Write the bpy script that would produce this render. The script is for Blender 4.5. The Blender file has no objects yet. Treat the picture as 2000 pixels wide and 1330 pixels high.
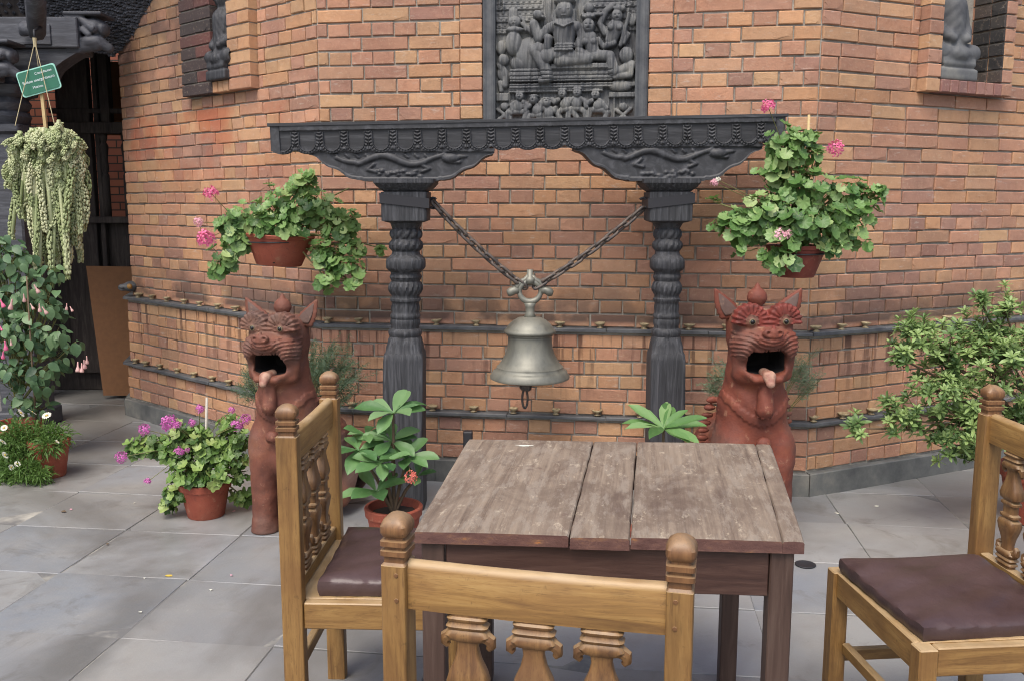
import bpy, math, random
import numpy as np
from mathutils import Vector, Matrix, Euler
S = bpy.context.scene
COL = S.collection
R = math.radians
rnd = random.Random(7)
nr = np.random.RandomState(7)

# ------------------------------------------------------------------ camera, sky, sun, exposure
H, PITCH, FOC = 1.45, R(8.4), 1793.0
cam = bpy.data.objects.new('camera', bpy.data.cameras.new('camera'))
COL.objects.link(cam)
cam.location = (0, 0, H)
cam.rotation_euler = (R(90) - PITCH, 0, 0)
cam.data.sensor_width = 36.0
cam.data.lens = FOC / 2000 * 36
cam.data.clip_start = 0.05
cam.data.clip_end = 500
S.camera = cam

SUN_EL, SUN_AZ = R(58), R(200)
W = bpy.data.worlds.new('World'); S.world = W; W.use_nodes = True
wn = W.node_tree.nodes; wl = W.node_tree.links; wn.clear()
sky = wn.new('ShaderNodeTexSky'); sky.sky_type = 'NISHITA'; sky.sun_disc = False
sky.sun_elevation = SUN_EL; sky.sun_rotation = SUN_AZ; sky.air_density = 1.0; sky.dust_density = 4.0; sky.ozone_density = 0.6
bg = wn.new('ShaderNodeBackground'); bg.inputs['Strength'].default_value = 0.15
wo = wn.new('ShaderNodeOutputWorld')
wl.new(sky.outputs[0], bg.inputs['Color']); wl.new(bg.outputs[0], wo.inputs['Surface'])
sl = bpy.data.lights.new('sun', 'SUN'); sl.energy = 1.5; sl.angle = R(32); sl.color = (1.0, 0.97, 0.92)
sun = bpy.data.objects.new('sun', sl); COL.objects.link(sun)
sd = Vector((math.sin(SUN_AZ) * math.cos(SUN_EL), math.cos(SUN_AZ) * math.cos(SUN_EL), math.sin(SUN_EL)))
sun.rotation_euler = sd.to_track_quat('Z', 'Y').to_euler(); sun.location = (0, -5, 12)
S.view_settings.view_transform = 'Standard'; S.view_settings.look = 'None'
S.view_settings.gamma = 1.0; S.view_settings.use_curve_mapping = False
S.view_settings.exposure = 0.62
S.render.engine = 'CYCLES'
S.cycles.filter_width = 1.05; S.cycles.max_bounces = 6; S.cycles.diffuse_bounces = 4

# ------------------------------------------------------------------ measuring helpers (photo pixel -> world)
_c, _s = math.cos(PITCH), math.sin(PITCH)
def ray(px, py):
    u = (px - 1000) / FOC; v = (py - 665) / FOC
    return np.array([u, _c - v * _s, -_s - v * _c])
def at(px, py, Y):
    d = ray(px, py); return Vector(d * (Y / d[1]) + np.array([0, 0, H]))
def atz(px, py, z=0.0):
    d = ray(px, py); return Vector(d * ((z - H) / d[2]) + np.array([0, 0, H]))
def pxm(Y, z=0.8):                       # pixels per metre at a depth
    return FOC / (Y * _c + (H - z) * _s)
def proj(p):
    f = p[1] * _c - (p[2] - H) * _s; up = p[1] * _s + (p[2] - H) * _c
    return 1000 + FOC * p[0] / f, 665 - FOC * up / f

# ------------------------------------------------------------------ object helpers
WLOC = {}
def thing(name, label, cat, loc=(0, 0, 0), group=None, rz=0.0):
    o = bpy.data.objects.new(name, None); COL.objects.link(o)
    o.location = loc; o.rotation_euler = (0, 0, rz); o.empty_display_size = 0.1
    o['label'] = label; o['category'] = cat
    if group: o['group'] = group
    WLOC[o.name] = Vector(loc)
    return o
def tag(o, label, cat, group=None):
    o['label'] = label; o['category'] = cat
    if group: o['group'] = group
    return o
def put(name, me, mat=None, parent=None, world=True):
    """link mesh as object; geometry in world coords when world=True (the parent is a translated Empty)"""
    o = bpy.data.objects.new(name, me); COL.objects.link(o)
    if mat is not None:
        if len(me.materials) == 0: me.materials.append(mat)
        elif me.materials[0] != mat:
            o.material_slots[0].link = 'OBJECT'; o.material_slots[0].material = mat
    if parent is not None:
        o.parent = parent
        if world and parent.type == 'EMPTY': o.location = -WLOC[parent.name]
    return o
def nmesh(name, V, F, smooth=False):
    me = bpy.data.meshes.new(name)
    V = np.asarray(V, dtype=np.float32); 
    if isinstance(F, np.ndarray) and F.ndim == 2:
        n, k = F.shape
        me.vertices.add(len(V)); me.vertices.foreach_set('co', V.ravel())
        me.loops.add(n * k); me.loops.foreach_set('vertex_index', F.ravel().astype(np.int32))
        me.polygons.add(n); me.polygons.foreach_set('loop_start', np.arange(0, n * k, k, dtype=np.int32))
        me.polygons.foreach_set('loop_total', np.full(n, k, dtype=np.int32))
        me.update(calc_edges=True)
    else:
        me.from_pydata([tuple(map(float, v)) for v in V], [], F); me.update()
    me.validate()
    if smooth: me.polygons.foreach_set('use_smooth', np.ones(len(me.polygons), dtype=bool))
    return me
class MB:
    def __init__(s): s.v = []; s.f = []
    def add(s, V, F):
        b = len(s.v); s.v.extend([tuple(p) for p in V]); s.f.extend([tuple(b + i for i in f) for f in F])
    def box(s, c, d, rot=None, bev=0.0):
        x, y, z = d[0] / 2, d[1] / 2, d[2] / 2
        if bev <= 0:
            V = [(a, b, e) for a in (-x, x) for b in (-y, y) for e in (-z, z)]
            F = [(0, 1, 3, 2), (4, 6, 7, 5), (0, 4, 5, 1), (2, 3, 7, 6), (0, 2, 6, 4), (1, 5, 7, 3)]
        else:
            b = min(bev, x * .9, y * .9, z * .9); V = []; F = []
            for sx in (-1, 1):
                for sy in (-1, 1):
                    for sz in (-1, 1):
                        V += [(sx * x, sy * (y - b), sz * (z - b)), (sx * (x - b), sy * y, sz * (z - b)), (sx * (x - b), sy * (y - b), sz * z)]
            def ix(a, b_, e, k): return ((a > 0) * 4 + (b_ > 0) * 2 + (e > 0)) * 3 + k
            for q in (-1, 1):
                F.append([ix(q, -1, -1, 0), ix(q, 1, -1, 0), ix(q, 1, 1, 0), ix(q, -1, 1, 0)][::q])
                F.append([ix(-1, q, -1, 1), ix(-1, q, 1, 1), ix(1, q, 1, 1), ix(1, q, -1, 1)][::q])
                F.append([ix(-1, -1, q, 2), ix(1, -1, q, 2), ix(1, 1, q, 2), ix(-1, 1, q, 2)][::q])
            for a in (-1, 1):
                for b_ in (-1, 1):
                    F.append([ix(a, b_, -1, 0), ix(a, b_, -1, 1), ix(a, b_, 1, 1), ix(a, b_, 1, 0)][::a * b_])
                    F.append([ix(a, -1, b_, 0), ix(a, 1, b_, 0), ix(a, 1, b_, 2), ix(a, -1, b_, 2)][::a * b_])
                    F.append([ix(-1, a, b_, 1), ix(-1, a, b_, 2), ix(1, a, b_, 2), ix(1, a, b_, 1)][::a * b_])
                    for e in (-1, 1):
                        F.append([ix(a, b_, e, 0), ix(a, b_, e, 1), ix(a, b_, e, 2)][::a * b_ * e])
        V = [Vector(p) for p in V]
        if rot is not None: V = [rot @ p for p in V]
        s.add([p + Vector(c) for p in V], F); return s
    def tube(s, pts, rad, n=8, cap=True):
        pts = [Vector(p) for p in pts]
        if not hasattr(rad, '__len__'): rad = [rad] * len(pts)
        V = []; F = []; prev = None
        for i, p in enumerate(pts):
            t = (pts[min(i + 1, len(pts) - 1)] - pts[max(i - 1, 0)]).normalized()
            if prev is None:
                a = t.orthogonal().normalized()
            else:
                a = prev - t * prev.dot(t)
                a = a.normalized() if a.length > 1e-6 else t.orthogonal().normalized()
            prev = a; b = t.cross(a)
            for k in range(n):
                w = 2 * math.pi * k / n
                V.append(p + (a * math.cos(w) + b * math.sin(w)) * rad[i])
        for i in range(len(pts) - 1):
            for k in range(n):
                k2 = (k + 1) % n
                F.append((i * n + k, i * n + k2, (i + 1) * n + k2, (i + 1) * n + k))
        if cap:
            F.append(tuple(range(n))[::-1]); F.append(tuple((len(pts) - 1) * n + k for k in range(n)))
        s.add(V, F); return s
    def loft(s, rings, cap=True):
        n = len(rings[0]); V = [p for r in rings for p in r]; F = []
        for i in range(len(rings) - 1):
            for k in range(n):
                k2 = (k + 1) % n
                F.append((i * n + k, i * n + k2, (i + 1) * n + k2, (i + 1) * n + k))
        if cap:
            F.append(tuple(range(n))[::-1]); F.append(tuple((len(rings) - 1) * n + k for k in range(n)))
        s.add(V, F); return s
    def lathe(s, prof, c=(0, 0, 0), n=32, cap=True):
        return s.loft([[(c[0] + r * math.cos(2 * math.pi * k / n), c[1] + r * math.sin(2 * math.pi * k / n), c[2] + z) for k in range(n)] for r, z in prof], cap)
    def mesh(s, name, smooth=False, angle=None):
        me = nmesh(name, s.v, s.f, smooth)
        if angle is not None: me.shade_smooth() if False else None
        return me
    def obj(s, name, mat, parent=None, smooth=False, sharp=None, world=True):
        me = s.mesh(name, smooth)
        if sharp is not None: sharpen(me, sharp)
        return put(name, me, mat, parent, world)
def sharpen(me, deg):
    """smooth shading with edges sharper than deg marked sharp"""
    me.polygons.foreach_set('use_smooth', np.ones(len(me.polygons), dtype=bool))
    import bmesh
    bm = bmesh.new(); bm.from_mesh(me); lim = R(deg)
    for e in bm.edges:
        if len(e.link_faces) == 2 and e.calc_face_angle(0) > lim: e.smooth = False
    bm.to_mesh(me); bm.free()
def grid_faces(nu, nv):
    i = np.arange((nu - 1) * (nv - 1)); a = (i // (nv - 1)) * nv + i % (nv - 1)
    return np.stack([a, a + nv, a + nv + 1, a + 1], 1)
def spow(v, e): return math.copysign(abs(v) ** e, v)
def sq_ring(hx, hy, z, p=2.0, n=16, c=(0, 0), phase=0.0):
    """superellipse ring: p=2 circle, large p square"""
    out = []
    for k in range(n):
        w = 2 * math.pi * (k + .5) / n + phase
        out.append((c[0] + hx * spow(math.cos(w), 2 / p), c[1] + hy * spow(math.sin(w), 2 / p), z))
    return out

# ------------------------------------------------------------------ signed distance modelling (for carved and modelled figures)
def smin(a, b, k):
    h = np.clip(0.5 + 0.5 * (b - a) / k, 0, 1); return b + (a - b) * h - k * h * (1 - h)
def smax(a, b, k): return -smin(-a, -b, k)
class Field:
    def __init__(s, lo, hi, h):
        s.lo = np.array(lo); s.h = h
        n = np.ceil((np.array(hi) - s.lo) / h).astype(int) + 1
        g = [np.arange(n[i], dtype=np.float32) * h + lo[i] for i in range(3)]
        s.x, s.y, s.z = np.meshgrid(*g, indexing='ij'); s.d = np.full(s.x.shape, 9.0, np.float32)
    def ell(s, c, r, rx=0.0, rz=0.0):
        x, y, z = s.x - c[0], s.y - c[1], s.z - c[2]
        if rz: x, y = x * math.cos(rz) + y * math.sin(rz), -x * math.sin(rz) + y * math.cos(rz)
        if rx: y, z = y * math.cos(rx) + z * math.sin(rx), -y * math.sin(rx) + z * math.cos(rx)
        k = np.sqrt((x / r[0]) ** 2 + (y / r[1]) ** 2 + (z / r[2]) ** 2)
        k2 = np.sqrt((x / r[0] ** 2) ** 2 + (y / r[1] ** 2) ** 2 + (z / r[2] ** 2) ** 2) + 1e-6
        return k * (k - 1) / k2
    def cap(s, a, b, ra, rb):
        a = np.array(a, np.float32); b = np.array(b, np.float32); ba = b - a
        px, py, pz = s.x - a[0], s.y - a[1], s.z - a[2]
        t = np.clip((px * ba[0] + py * ba[1] + pz * ba[2]) / (ba @ ba), 0, 1)
        return np.sqrt((px - ba[0] * t) ** 2 + (py - ba[1] * t) ** 2 + (pz - ba[2] * t) ** 2) - (ra + (rb - ra) * t)
    def box(s, c, r, rnd_=0.01):
        q = [np.abs(a - c[i]) - r[i] + rnd_ for i, a in enumerate((s.x, s.y, s.z))]
        o = np.sqrt(np.maximum(q[0], 0) ** 2 + np.maximum(q[1], 0) ** 2 + np.maximum(q[2], 0) ** 2)
        return o + np.minimum(np.maximum(np.maximum(q[0], q[1]), q[2]), 0) - rnd_
    def u(s, d, k=0.02): s.d = smin(s.d, d, k) if k else np.minimum(s.d, d); return s
    def sub(s, d, k=0.01): s.d = smax(s.d, -d, k); return s
    def mesh(s, name):
        d = s.d; ins = d < 0; n = d.shape
        c = [ins[a:n[0] - 1 + a, b:n[1] - 1 + b, e:n[2] - 1 + e] for a in (0, 1) for b in (0, 1) for e in (0, 1)]
        cnt = sum(q.astype(np.int8) for q in c); m = (cnt > 0) & (cnt < 8)
        I = np.argwhere(m); idx = np.full(m.shape, -1, np.int64); idx[m] = np.arange(len(I))
        acc = np.zeros((len(I), 3)); w = np.zeros(len(I))
        offs = [(a, b, e) for a in (0, 1) for b in (0, 1) for e in (0, 1)]
        cv = {o: d[I[:, 0] + o[0], I[:, 1] + o[1], I[:, 2] + o[2]] for o in offs}
        for o in offs:
            for ax in range(3):
                if o[ax] == 0:
                    o2 = list(o); o2[ax] = 1; o2 = tuple(o2)
                    va, vb = cv[o], cv[o2]; cr = (va < 0) != (vb < 0)
                    t = np.where(cr, va / np.where(va - vb == 0, 1, va - vb), 0)
                    p = np.tile(np.array(o, float), (len(I), 1)); p[:, ax] += t
                    acc += p * cr[:, None]; w += cr
        V = (I + acc / w[:, None]) * s.h + s.lo
        Fs = []
        for ax in range(3):
            b_, c_ = (ax + 1) % 3, (ax + 2) % 3
            sl0 = [slice(None)] * 3; sl1 = [slice(None)] * 3
            sl0[ax] = slice(0, n[ax] - 1); sl1[ax] = slice(1, n[ax])
            A = ins[tuple(sl0)]; B = ins[tuple(sl1)]
            E_ = np.argwhere(A != B)
            ok = (E_[:, b_] > 0) & (E_[:, c_] > 0) & (E_[:, b_] < n[b_] - 1) & (E_[:, c_] < n[c_] - 1)
            E_ = E_[ok]
            if not len(E_): continue
            flip = A[tuple(E_.T)]
            q = []
            for db, dc in ((-1, -1), (0, -1), (0, 0), (-1, 0)):
                e2 = E_.copy(); e2[:, b_] += db; e2[:, c_] += dc
                q.append(idx[tuple(e2.T)])
            q = np.stack(q, 1); q[~flip] = q[~flip][:, ::-1]
            Fs.append(q)
        return nmesh(name, V, np.concatenate(Fs), True)

# ------------------------------------------------------------------ materials
class NT:
    def __init__(s, name):
        s.m = bpy.data.materials.new(name); s.m.use_nodes = True; s.t = s.m.node_tree; s.t.nodes.clear()
        s.out = s.t.nodes.new('ShaderNodeOutputMaterial')
    def n(s, typ, props=None, **inp):
        nd = s.t.nodes.new('ShaderNode' + typ)
        for k, v in (props or {}).items(): setattr(nd, k, v)
        for k, v in inp.items():
            k = k.replace('_', ' ')
            sock = nd.inputs[int(k[1:])] if k[0] == 'i' and k[1:].isdigit() else nd.inputs[k]
            s.set(sock, v)
        return nd
    def set(s, sock, v):
        if isinstance(v, bpy.types.NodeSocket): s.t.links.new(v, sock)
        elif isinstance(v, bpy.types.Node): s.t.links.new(v.outputs[0], sock)
        else:
            if sock.type == 'RGBA' and len(v) == 3: v = (*v, 1)
            sock.default_value = v
    def pos(s, scale=(1, 1, 1), obj=False):
        if obj: src = s.n('TexCoord').outputs['Object']
        else: src = s.n('NewGeometry').outputs['Position']
        return s.n('Mapping', Vector=src, Scale=scale).outputs[0]
    def noise(s, scale, det=4, rough=.55, vec=None, dist=0.0):
        kw = dict(Scale=scale, Detail=det, Roughness=rough, Distortion=dist)
        if vec is not None: kw['Vector'] = vec
        return s.n('TexNoise', **kw).outputs[0]
    def ramp(s, fac, stops):
        nd = s.n('ValToRGB', Fac=fac); e = nd.color_ramp.elements
        while len(e) < len(stops): e.new(0.5)
        for i, (p, c) in enumerate(stops):
            e[i].position = p
            if not hasattr(c, '__len__'): c = (c, c, c)
            e[i].color = (*c[:3], 1)
        return nd.outputs[0]
    def mix(s, f, a, b, mode='MIX'):
        nd = s.t.nodes.new('ShaderNodeMix'); nd.data_type = 'RGBA'; nd.blend_type = mode
        s.set(nd.inputs[0], f); s.set(nd.inputs[6], a); s.set(nd.inputs[7], b); return nd.outputs[2]
    def math(s, op, a, b=0.0, c=None):
        nd = s.n('Math', {'operation': op}); s.set(nd.inputs[0], a); s.set(nd.inputs[1], b)
        if c is not None: s.set(nd.inputs[2], c)
        return nd.outputs[0]
    def range(s, v, a, b, c=0.0, d=1.0):
        return s.n('MapRange', Value=v, From_Min=a, From_Max=b, To_Min=c, To_Max=d).outputs[0]
    def bump(s, h, strength=.3, dist=.01): return s.n('Bump', Strength=strength, Distance=dist, Height=h).outputs[0]
    def bsdf(s, **kw):
        b = s.n('BsdfPrincipled')
        for k, v in kw.items(): s.set(b.inputs[k.replace('_', ' ')], v)
        s.t.links.new(b.outputs[0], s.out.inputs[0]); return b

def L(r, g, b):                         # sRGB 0-255 -> linear
    f = lambda c: (c / 12.92 if c <= .04045 else ((c + .055) / 1.055) ** 2.4)
    return tuple(f(x / 255) for x in (r, g, b))

def brick_mat(name, use_attr):
    t = NT(name)
    if use_attr: base = t.n('Attribute', {'attribute_name': 'tint'}).outputs['Color']
    else: base = t.n('ObjectInfo').outputs['Color']
    p = t.pos()
    n1 = t.noise(9, 5, .6, p); n2 = t.noise(60, 4, .6, p); n3 = t.noise(2.2, 4, .6, p)
    c = t.mix(t.range(n1, .38, .7, 0, .8), base, (1.16, 1.13, 1.08), 'MULTIPLY')
    c = t.mix(t.range(n3, .48, .68, 0, .8), c, (.82, .79, .82), 'MULTIPLY'); c = t.mix(t.range(t.noise(26, 5, .7, p), .5, .72, 0, .7), c, (.78, .73, .70), 'MULTIPLY')
    c = t.mix(t.range(n2, .56, .75, 0, .3), c, L(198, 174, 148))
    pb = t.pos((1, 1, 4)); lime = t.noise(14, 5, .65, pb)
    c = t.mix(t.range(lime, .60, .76, 0, .6), c, L(192, 180, 168))
    # soot above the ledges and oil drips below them: stains with their own shapes
    z = t.n('SeparateXYZ', Vector=t.n('NewGeometry').outputs['Position']).outputs
    big = t.noise(2.6, 4, .6, p)
    soot = t.math('MULTIPLY', t.math('MULTIPLY', t.range(z[2], .86, 1.14, 1, 0), t.range(z[2], .84, .86, 0, 1)), t.range(big, .40, .52))
    shade_soot = t.math('MULTIPLY', t.math('MULTIPLY', t.range(z[2], 1.95, 2.3, 0, 1), t.range(z[0], -1.6, -1.95, 0, 1)), t.range(big, .3, .55))  # porch shade and soot put into the upper left brick colour
    dr = t.noise(22, 3, .6, t.pos((1, 1, .05))); 
    drip = t.math('MULTIPLY', t.range(dr, .53, .60), t.math('MULTIPLY', t.range(z[2], .42, .8, 0, 1), t.range(z[2], .80, .82, 1, 0)))
    c = t.mix(t.math('MULTIPLY', soot, .8), c, L(58, 50, 48))
    c = t.mix(t.math('MULTIPLY', shade_soot, .6), c, L(66, 56, 54))
    c = t.mix(t.math('MULTIPLY', drip, .85), c, L(60, 32, 27))
    wash = t.math('MULTIPLY', t.math('MULTIPLY', t.range(z[2], 1.45, 1.95, 0, 1), t.range(z[2], 2.0, 2.04, 1, 0)), t.math('MULTIPLY', t.range(z[0], -1.05, -1.4, 0, 1), t.range(t.noise(3.2, 3, .6, p), .46, .6)))
    c = t.mix(t.math('MULTIPLY', wash, .6), c, L(172, 88, 56))
    h = t.math('ADD', t.noise(120, 4, .7, p), t.math('MULTIPLY', t.noise(25, 4, .6, p), 1.5))
    t.bsdf(Base_Color=c, Roughness=.86, Normal=t.bump(h, .55, .004)); return t.m
M_brick = brick_mat('fired_brick', False); M_brickm = brick_mat('fired_brick_mass', True)
t = NT('mortar'); p = t.pos(); c = t.ramp(t.noise(12, 6, .65, p), [(.3, L(126, 121, 112)), (.7, L(176, 171, 160))])
t.bsdf(Base_Color=c, Roughness=.95, Normal=t.bump(t.noise(90, 5, .7, p), .7, .006)); M_mortar = t.m

t = NT('slate_paving'); p = t.pos(); oi = t.n('ObjectInfo')
n1 = t.noise(1.4, 6, .62, p, .4); n2 = t.noise(7, 6, .6, p); n3 = t.noise(140, 3, .6, p)
c = t.ramp(oi.outputs['Random'], [(0, L(122, 127, 133)), (.3, L(147, 149, 151)), (.6, L(141, 141, 139)), (.8, L(133, 132, 129)), (1, L(126, 131, 138))])
c = t.mix(t.range(n1, .42, .68, 0, .75), c, L(148, 144, 136))
c = t.mix(t.range(n2, .5, .78, 0, .45), c, L(126, 121, 116))
c = t.mix(t.range(n3, .55, .8, 0, .25), c, L(165, 165, 165))
c = t.mix(t.range(t.noise(30, 4, .7, t.pos((1, .25, 1))), .66, .74, 0, .4), c, L(168, 166, 160))
rr = t.range(n1, .3, .7, .32, .55)
n5 = t.noise(.62, 5, .6, p, .8); c = t.mix(t.range(n5, .44, .60, 0, .7), c, L(102, 99, 94))
c = t.mix(t.range(t.noise(3.4, 6, .7, p, 1.0), .55, .68, 0, .5), c, L(98, 94, 88))
c = t.mix(t.range(t.noise(48, 4, .75, p), .66, .74, 0, .45), c, L(88, 85, 80))
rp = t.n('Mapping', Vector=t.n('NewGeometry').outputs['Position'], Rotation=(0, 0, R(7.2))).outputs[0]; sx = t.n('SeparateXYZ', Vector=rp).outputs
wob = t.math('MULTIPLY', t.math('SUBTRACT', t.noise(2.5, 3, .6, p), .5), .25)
dl_ = t.math('ABSOLUTE', t.math('SUBTRACT', t.math('ADD', sx[0], wob), -1.76)); dark_streak = t.math('MULTIPLY', t.range(dl_, .04, .16, 1, 0), t.math('MULTIPLY', t.range(sx[1], 2.3, 2.5, 0, 1), t.range(sx[1], 3.0, 3.4, 1, 0)))
c = t.mix(t.math('MULTIPLY', dark_streak, .55), c, L(84, 82, 78))  # darker streak running along one paving joint
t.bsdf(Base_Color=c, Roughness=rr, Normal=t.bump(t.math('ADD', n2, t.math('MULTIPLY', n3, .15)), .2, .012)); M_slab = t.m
t = NT('joint_mortar'); p = t.pos(); n1 = t.noise(3, 5, .6, p)
t.bsdf(Base_Color=t.ramp(n1, [(.54, L(106, 105, 103)), (.70, L(172, 168, 156))]), Roughness=.9); M_joint = t.m
t = NT('dark_slate'); p = t.pos(); n1 = t.noise(8, 6, .65, p)
c = t.ramp(n1, [(.3, L(62, 64, 68)), (.6, L(92, 94, 96)), (.8, L(124, 122, 116))])
t.bsdf(Base_Color=c, Roughness=.6, Normal=t.bump(n1, .4, .01)); M_slate = t.m

def timber(name, cs, gx=(14, 14, 1.2), rough=.55, bump=.5, bd=.004, spec=.5):
    t = NT(name); p = t.pos(gx); q = t.pos()
    g = t.noise(3.0, 6, .62, p, .6); g2 = t.noise(2.4, 5, .6, q)
    c = t.ramp(g, [(.28, cs[0]), (.5, cs[1]), (.75, cs[2])])
    c = t.mix(t.range(g2, .4, .75, 0, .5), c, cs[3])
    t.bsdf(Base_Color=c, Roughness=t.range(g, .2, .8, rough - .1, rough + .15), Specular_IOR_Level=spec, Normal=t.bump(g, bump, bd)); return t.m
M_black = timber('blackened_timber', [L(22, 22, 24), L(50, 51, 54), L(90, 91, 95), L(62, 63, 68)], (26, 26, 1.3), .6, .9, .007)
M_blackx = timber('blackened_timber_beam', [L(30, 30, 32), L(48, 49, 52), L(82, 83, 86), L(58, 59, 62)], (1.6, 22, 22), .6, .4, .004)
M_carve = timber('blackened_carving', [L(34, 34, 36), L(50, 51, 54), L(84, 85, 89), L(64, 65, 69)], (9, 9, 9), .55, .25, .003)
M_porch = timber('porch_timber', [L(42, 42, 46), L(66, 68, 74), L(96, 98, 104), L(80, 82, 90)], (2, 14, 14), .6, .4, .004)
M_dark = timber('dark_interior_timber', [L(36, 33, 33), L(58, 53, 51), L(82, 76, 72), L(64, 59, 56)], (12, 12, 1.6), .8, .4, .004, .2)
t = NT('grey_carved_stone'); p = t.pos(); n1 = t.noise(5, 6, .65, p); n2 = t.noise(70, 4, .7, p)
c = t.ramp(n1, [(.3, L(70, 71, 75)), (.52, L(100, 101, 101)), (.75, L(134, 132, 124))])
t.bsdf(Base_Color=c, Roughness=.75, Normal=t.bump(n2, .35, .003)); M_stone = t.m
t = NT('bell_bronze'); p = t.pos(); n1 = t.noise(9, 5, .6, t.pos((1, 1, .3))); 
c = t.ramp(n1, [(.3, L(98, 98, 90)), (.55, L(130, 129, 118)), (.75, L(112, 114, 108))])
c = t.mix(t.range(t.noise(40, 4, .6, p), .6, .8, 0, .5), c, L(92, 92, 80))
t.bsdf(Base_Color=c, Metallic=.35, Roughness=t.range(n1, .3, .7, .42, .6), Normal=t.bump(t.noise(60, 3, .6, p), .08, .003)); M_bell = t.m
t = NT('rusty_iron'); p = t.pos(); n1 = t.noise(40, 5, .6, p)
t.bsdf(Base_Color=t.ramp(n1, [(.35, L(70, 66, 66)), (.6, L(104, 94, 86)), (.8, L(128, 92, 66))]), Metallic=.35, Roughness=.6); M_iron = t.m
t = NT('black_iron'); t.bsdf(Base_Color=L(46, 46, 50), Metallic=.2, Roughness=.55); M_biron = t.m
t = NT('brass_lamp'); p = t.pos(); t.bsdf(Base_Color=t.ramp(t.noise(50, 4, .6, p), [(.35, L(128, 112, 84)), (.6, L(172, 156, 122)), (.8, L(196, 182, 150))]), Metallic=.0, Roughness=.5); M_brass = t.m

def pottery(name, a, b, c3, dirt, lo=.55):
    t = NT(name); p = t.pos(obj=True); n1 = t.noise(5, 6, .62, p); n2 = t.noise(22, 5, .65, p); n3 = t.noise(2.3, 4, .6, p)
    c = t.ramp(n1, [(.3, a), (.52, b), (.72, c3)])
    c = t.mix(t.range(n3, lo, lo + .15, 0, .8), c, dirt)
    c = t.mix(t.range(n2, .60, .70, 0, .4), c, L(178, 138, 108)); c = t.mix(t.range(t.noise(60, 4, .7, p), .56, .7, 0, .4), c, L(72, 50, 46))
    t.bsdf(Base_Color=c, Roughness=.7, Normal=t.bump(t.math('ADD', n2, t.math('MULTIPLY', t.noise(90, 4, .7, p), .8)), .45, .005)); return t.m
M_lionr = pottery('red_painted_pottery', L(86, 43, 32), L(116, 58, 41), L(136, 79, 53), L(92, 74, 65), .47)
M_lionb = pottery('brown_weathered_pottery', L(86, 49, 39), L(116, 68, 51), L(138, 92, 64), L(94, 76, 69), .46)
M_pot = pottery('terracotta_pot', L(134, 62, 46), L(150, 76, 56), L(160, 90, 68), L(132, 82, 66), .6)
M_potd = pottery('dark_terracotta_pot', L(104, 46, 38), L(118, 54, 44), L(128, 64, 52), L(98, 50, 44), .6)
t = NT('pale_pottery'); p = t.pos(obj=True); t.bsdf(Base_Color=t.ramp(t.noise(20, 4, .6, p), [(.35, L(140, 90, 76)), (.65, L(184, 148, 126))]), Roughness=.6); M_tongue = t.m
t = NT('hollow_shade'); t.bsdf(Base_Color=L(30, 26, 25), Roughness=.95); M_mouth = t.m  # near-black put in for the shade inside hollows
t = NT('eye_glaze'); t.bsdf(Base_Color=L(18, 16, 16), Roughness=.2); M_eye = t.m
t = NT('eye_ring_paint'); t.bsdf(Base_Color=L(112, 98, 74), Roughness=.6); M_eyer = t.m

def varnish(name, ax, cs, wr=.75):
    sc = [26, 26, 26]; sc[ax] = 2.0
    t = NT(name); p = t.pos(tuple(sc), obj=True); q = t.pos(obj=True)
    g = t.noise(1.6, 7, .7, p, .8); g2 = t.noise(5, 5, .6, q); g3 = t.noise(30, 3, .6, t.pos(tuple(v * .5 for v in sc), obj=True))
    c = t.ramp(g, [(.34, cs[0]), (.5, cs[1]), (.66, cs[2])])
    c = t.mix(t.range(g2, .45, .65, 0, .7), c, cs[3]); c = t.mix(t.range(t.noise(42, 4, .75, q), .62, .72, 0, .5), c, tuple(v * .5 for v in cs[0]))
    c = t.mix(t.range(g3, .56, .68, 0, .6), c, cs[0]); c = t.mix(t.range(t.noise(11, 5, .65, t.pos(tuple(1 + .0 * v if i != ax else .3 for i, v in enumerate(sc)), obj=True)), .55, .7, 0, .45), c, tuple(v * .62 for v in cs[0]))
    nzw = t.n('SeparateXYZ', Vector=t.n('NewGeometry').outputs['Normal']).outputs[2]; wear = t.math('MULTIPLY', t.range(nzw, .25, .8), t.range(g2, .3, .6, .2, .9)); wear = t.math('MULTIPLY', wear, wr)  # wear here also carries the painted sky sheen
    c = t.mix(wear, c, L(196, 172, 134))   # rubbed varnish and sky sheen, both painted paler on upward faces
    t.bsdf(Base_Color=c, Roughness=t.range(g2, .3, .7, .44, .62), Coat_Weight=.1, Coat_Roughness=.3, Normal=t.bump(g, .2, .003)); return t.m
WC = [L(100, 70, 37), L(136, 102, 56), L(154, 120, 70), L(118, 83, 44)]
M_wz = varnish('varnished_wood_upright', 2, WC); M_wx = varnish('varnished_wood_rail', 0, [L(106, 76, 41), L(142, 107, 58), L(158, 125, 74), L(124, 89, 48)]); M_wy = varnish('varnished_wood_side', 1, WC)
M_wf = varnish('varnished_wood_finial', 2, [L(84, 56, 34), L(116, 80, 48), L(138, 100, 62), L(96, 64, 38)], .3)

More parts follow.
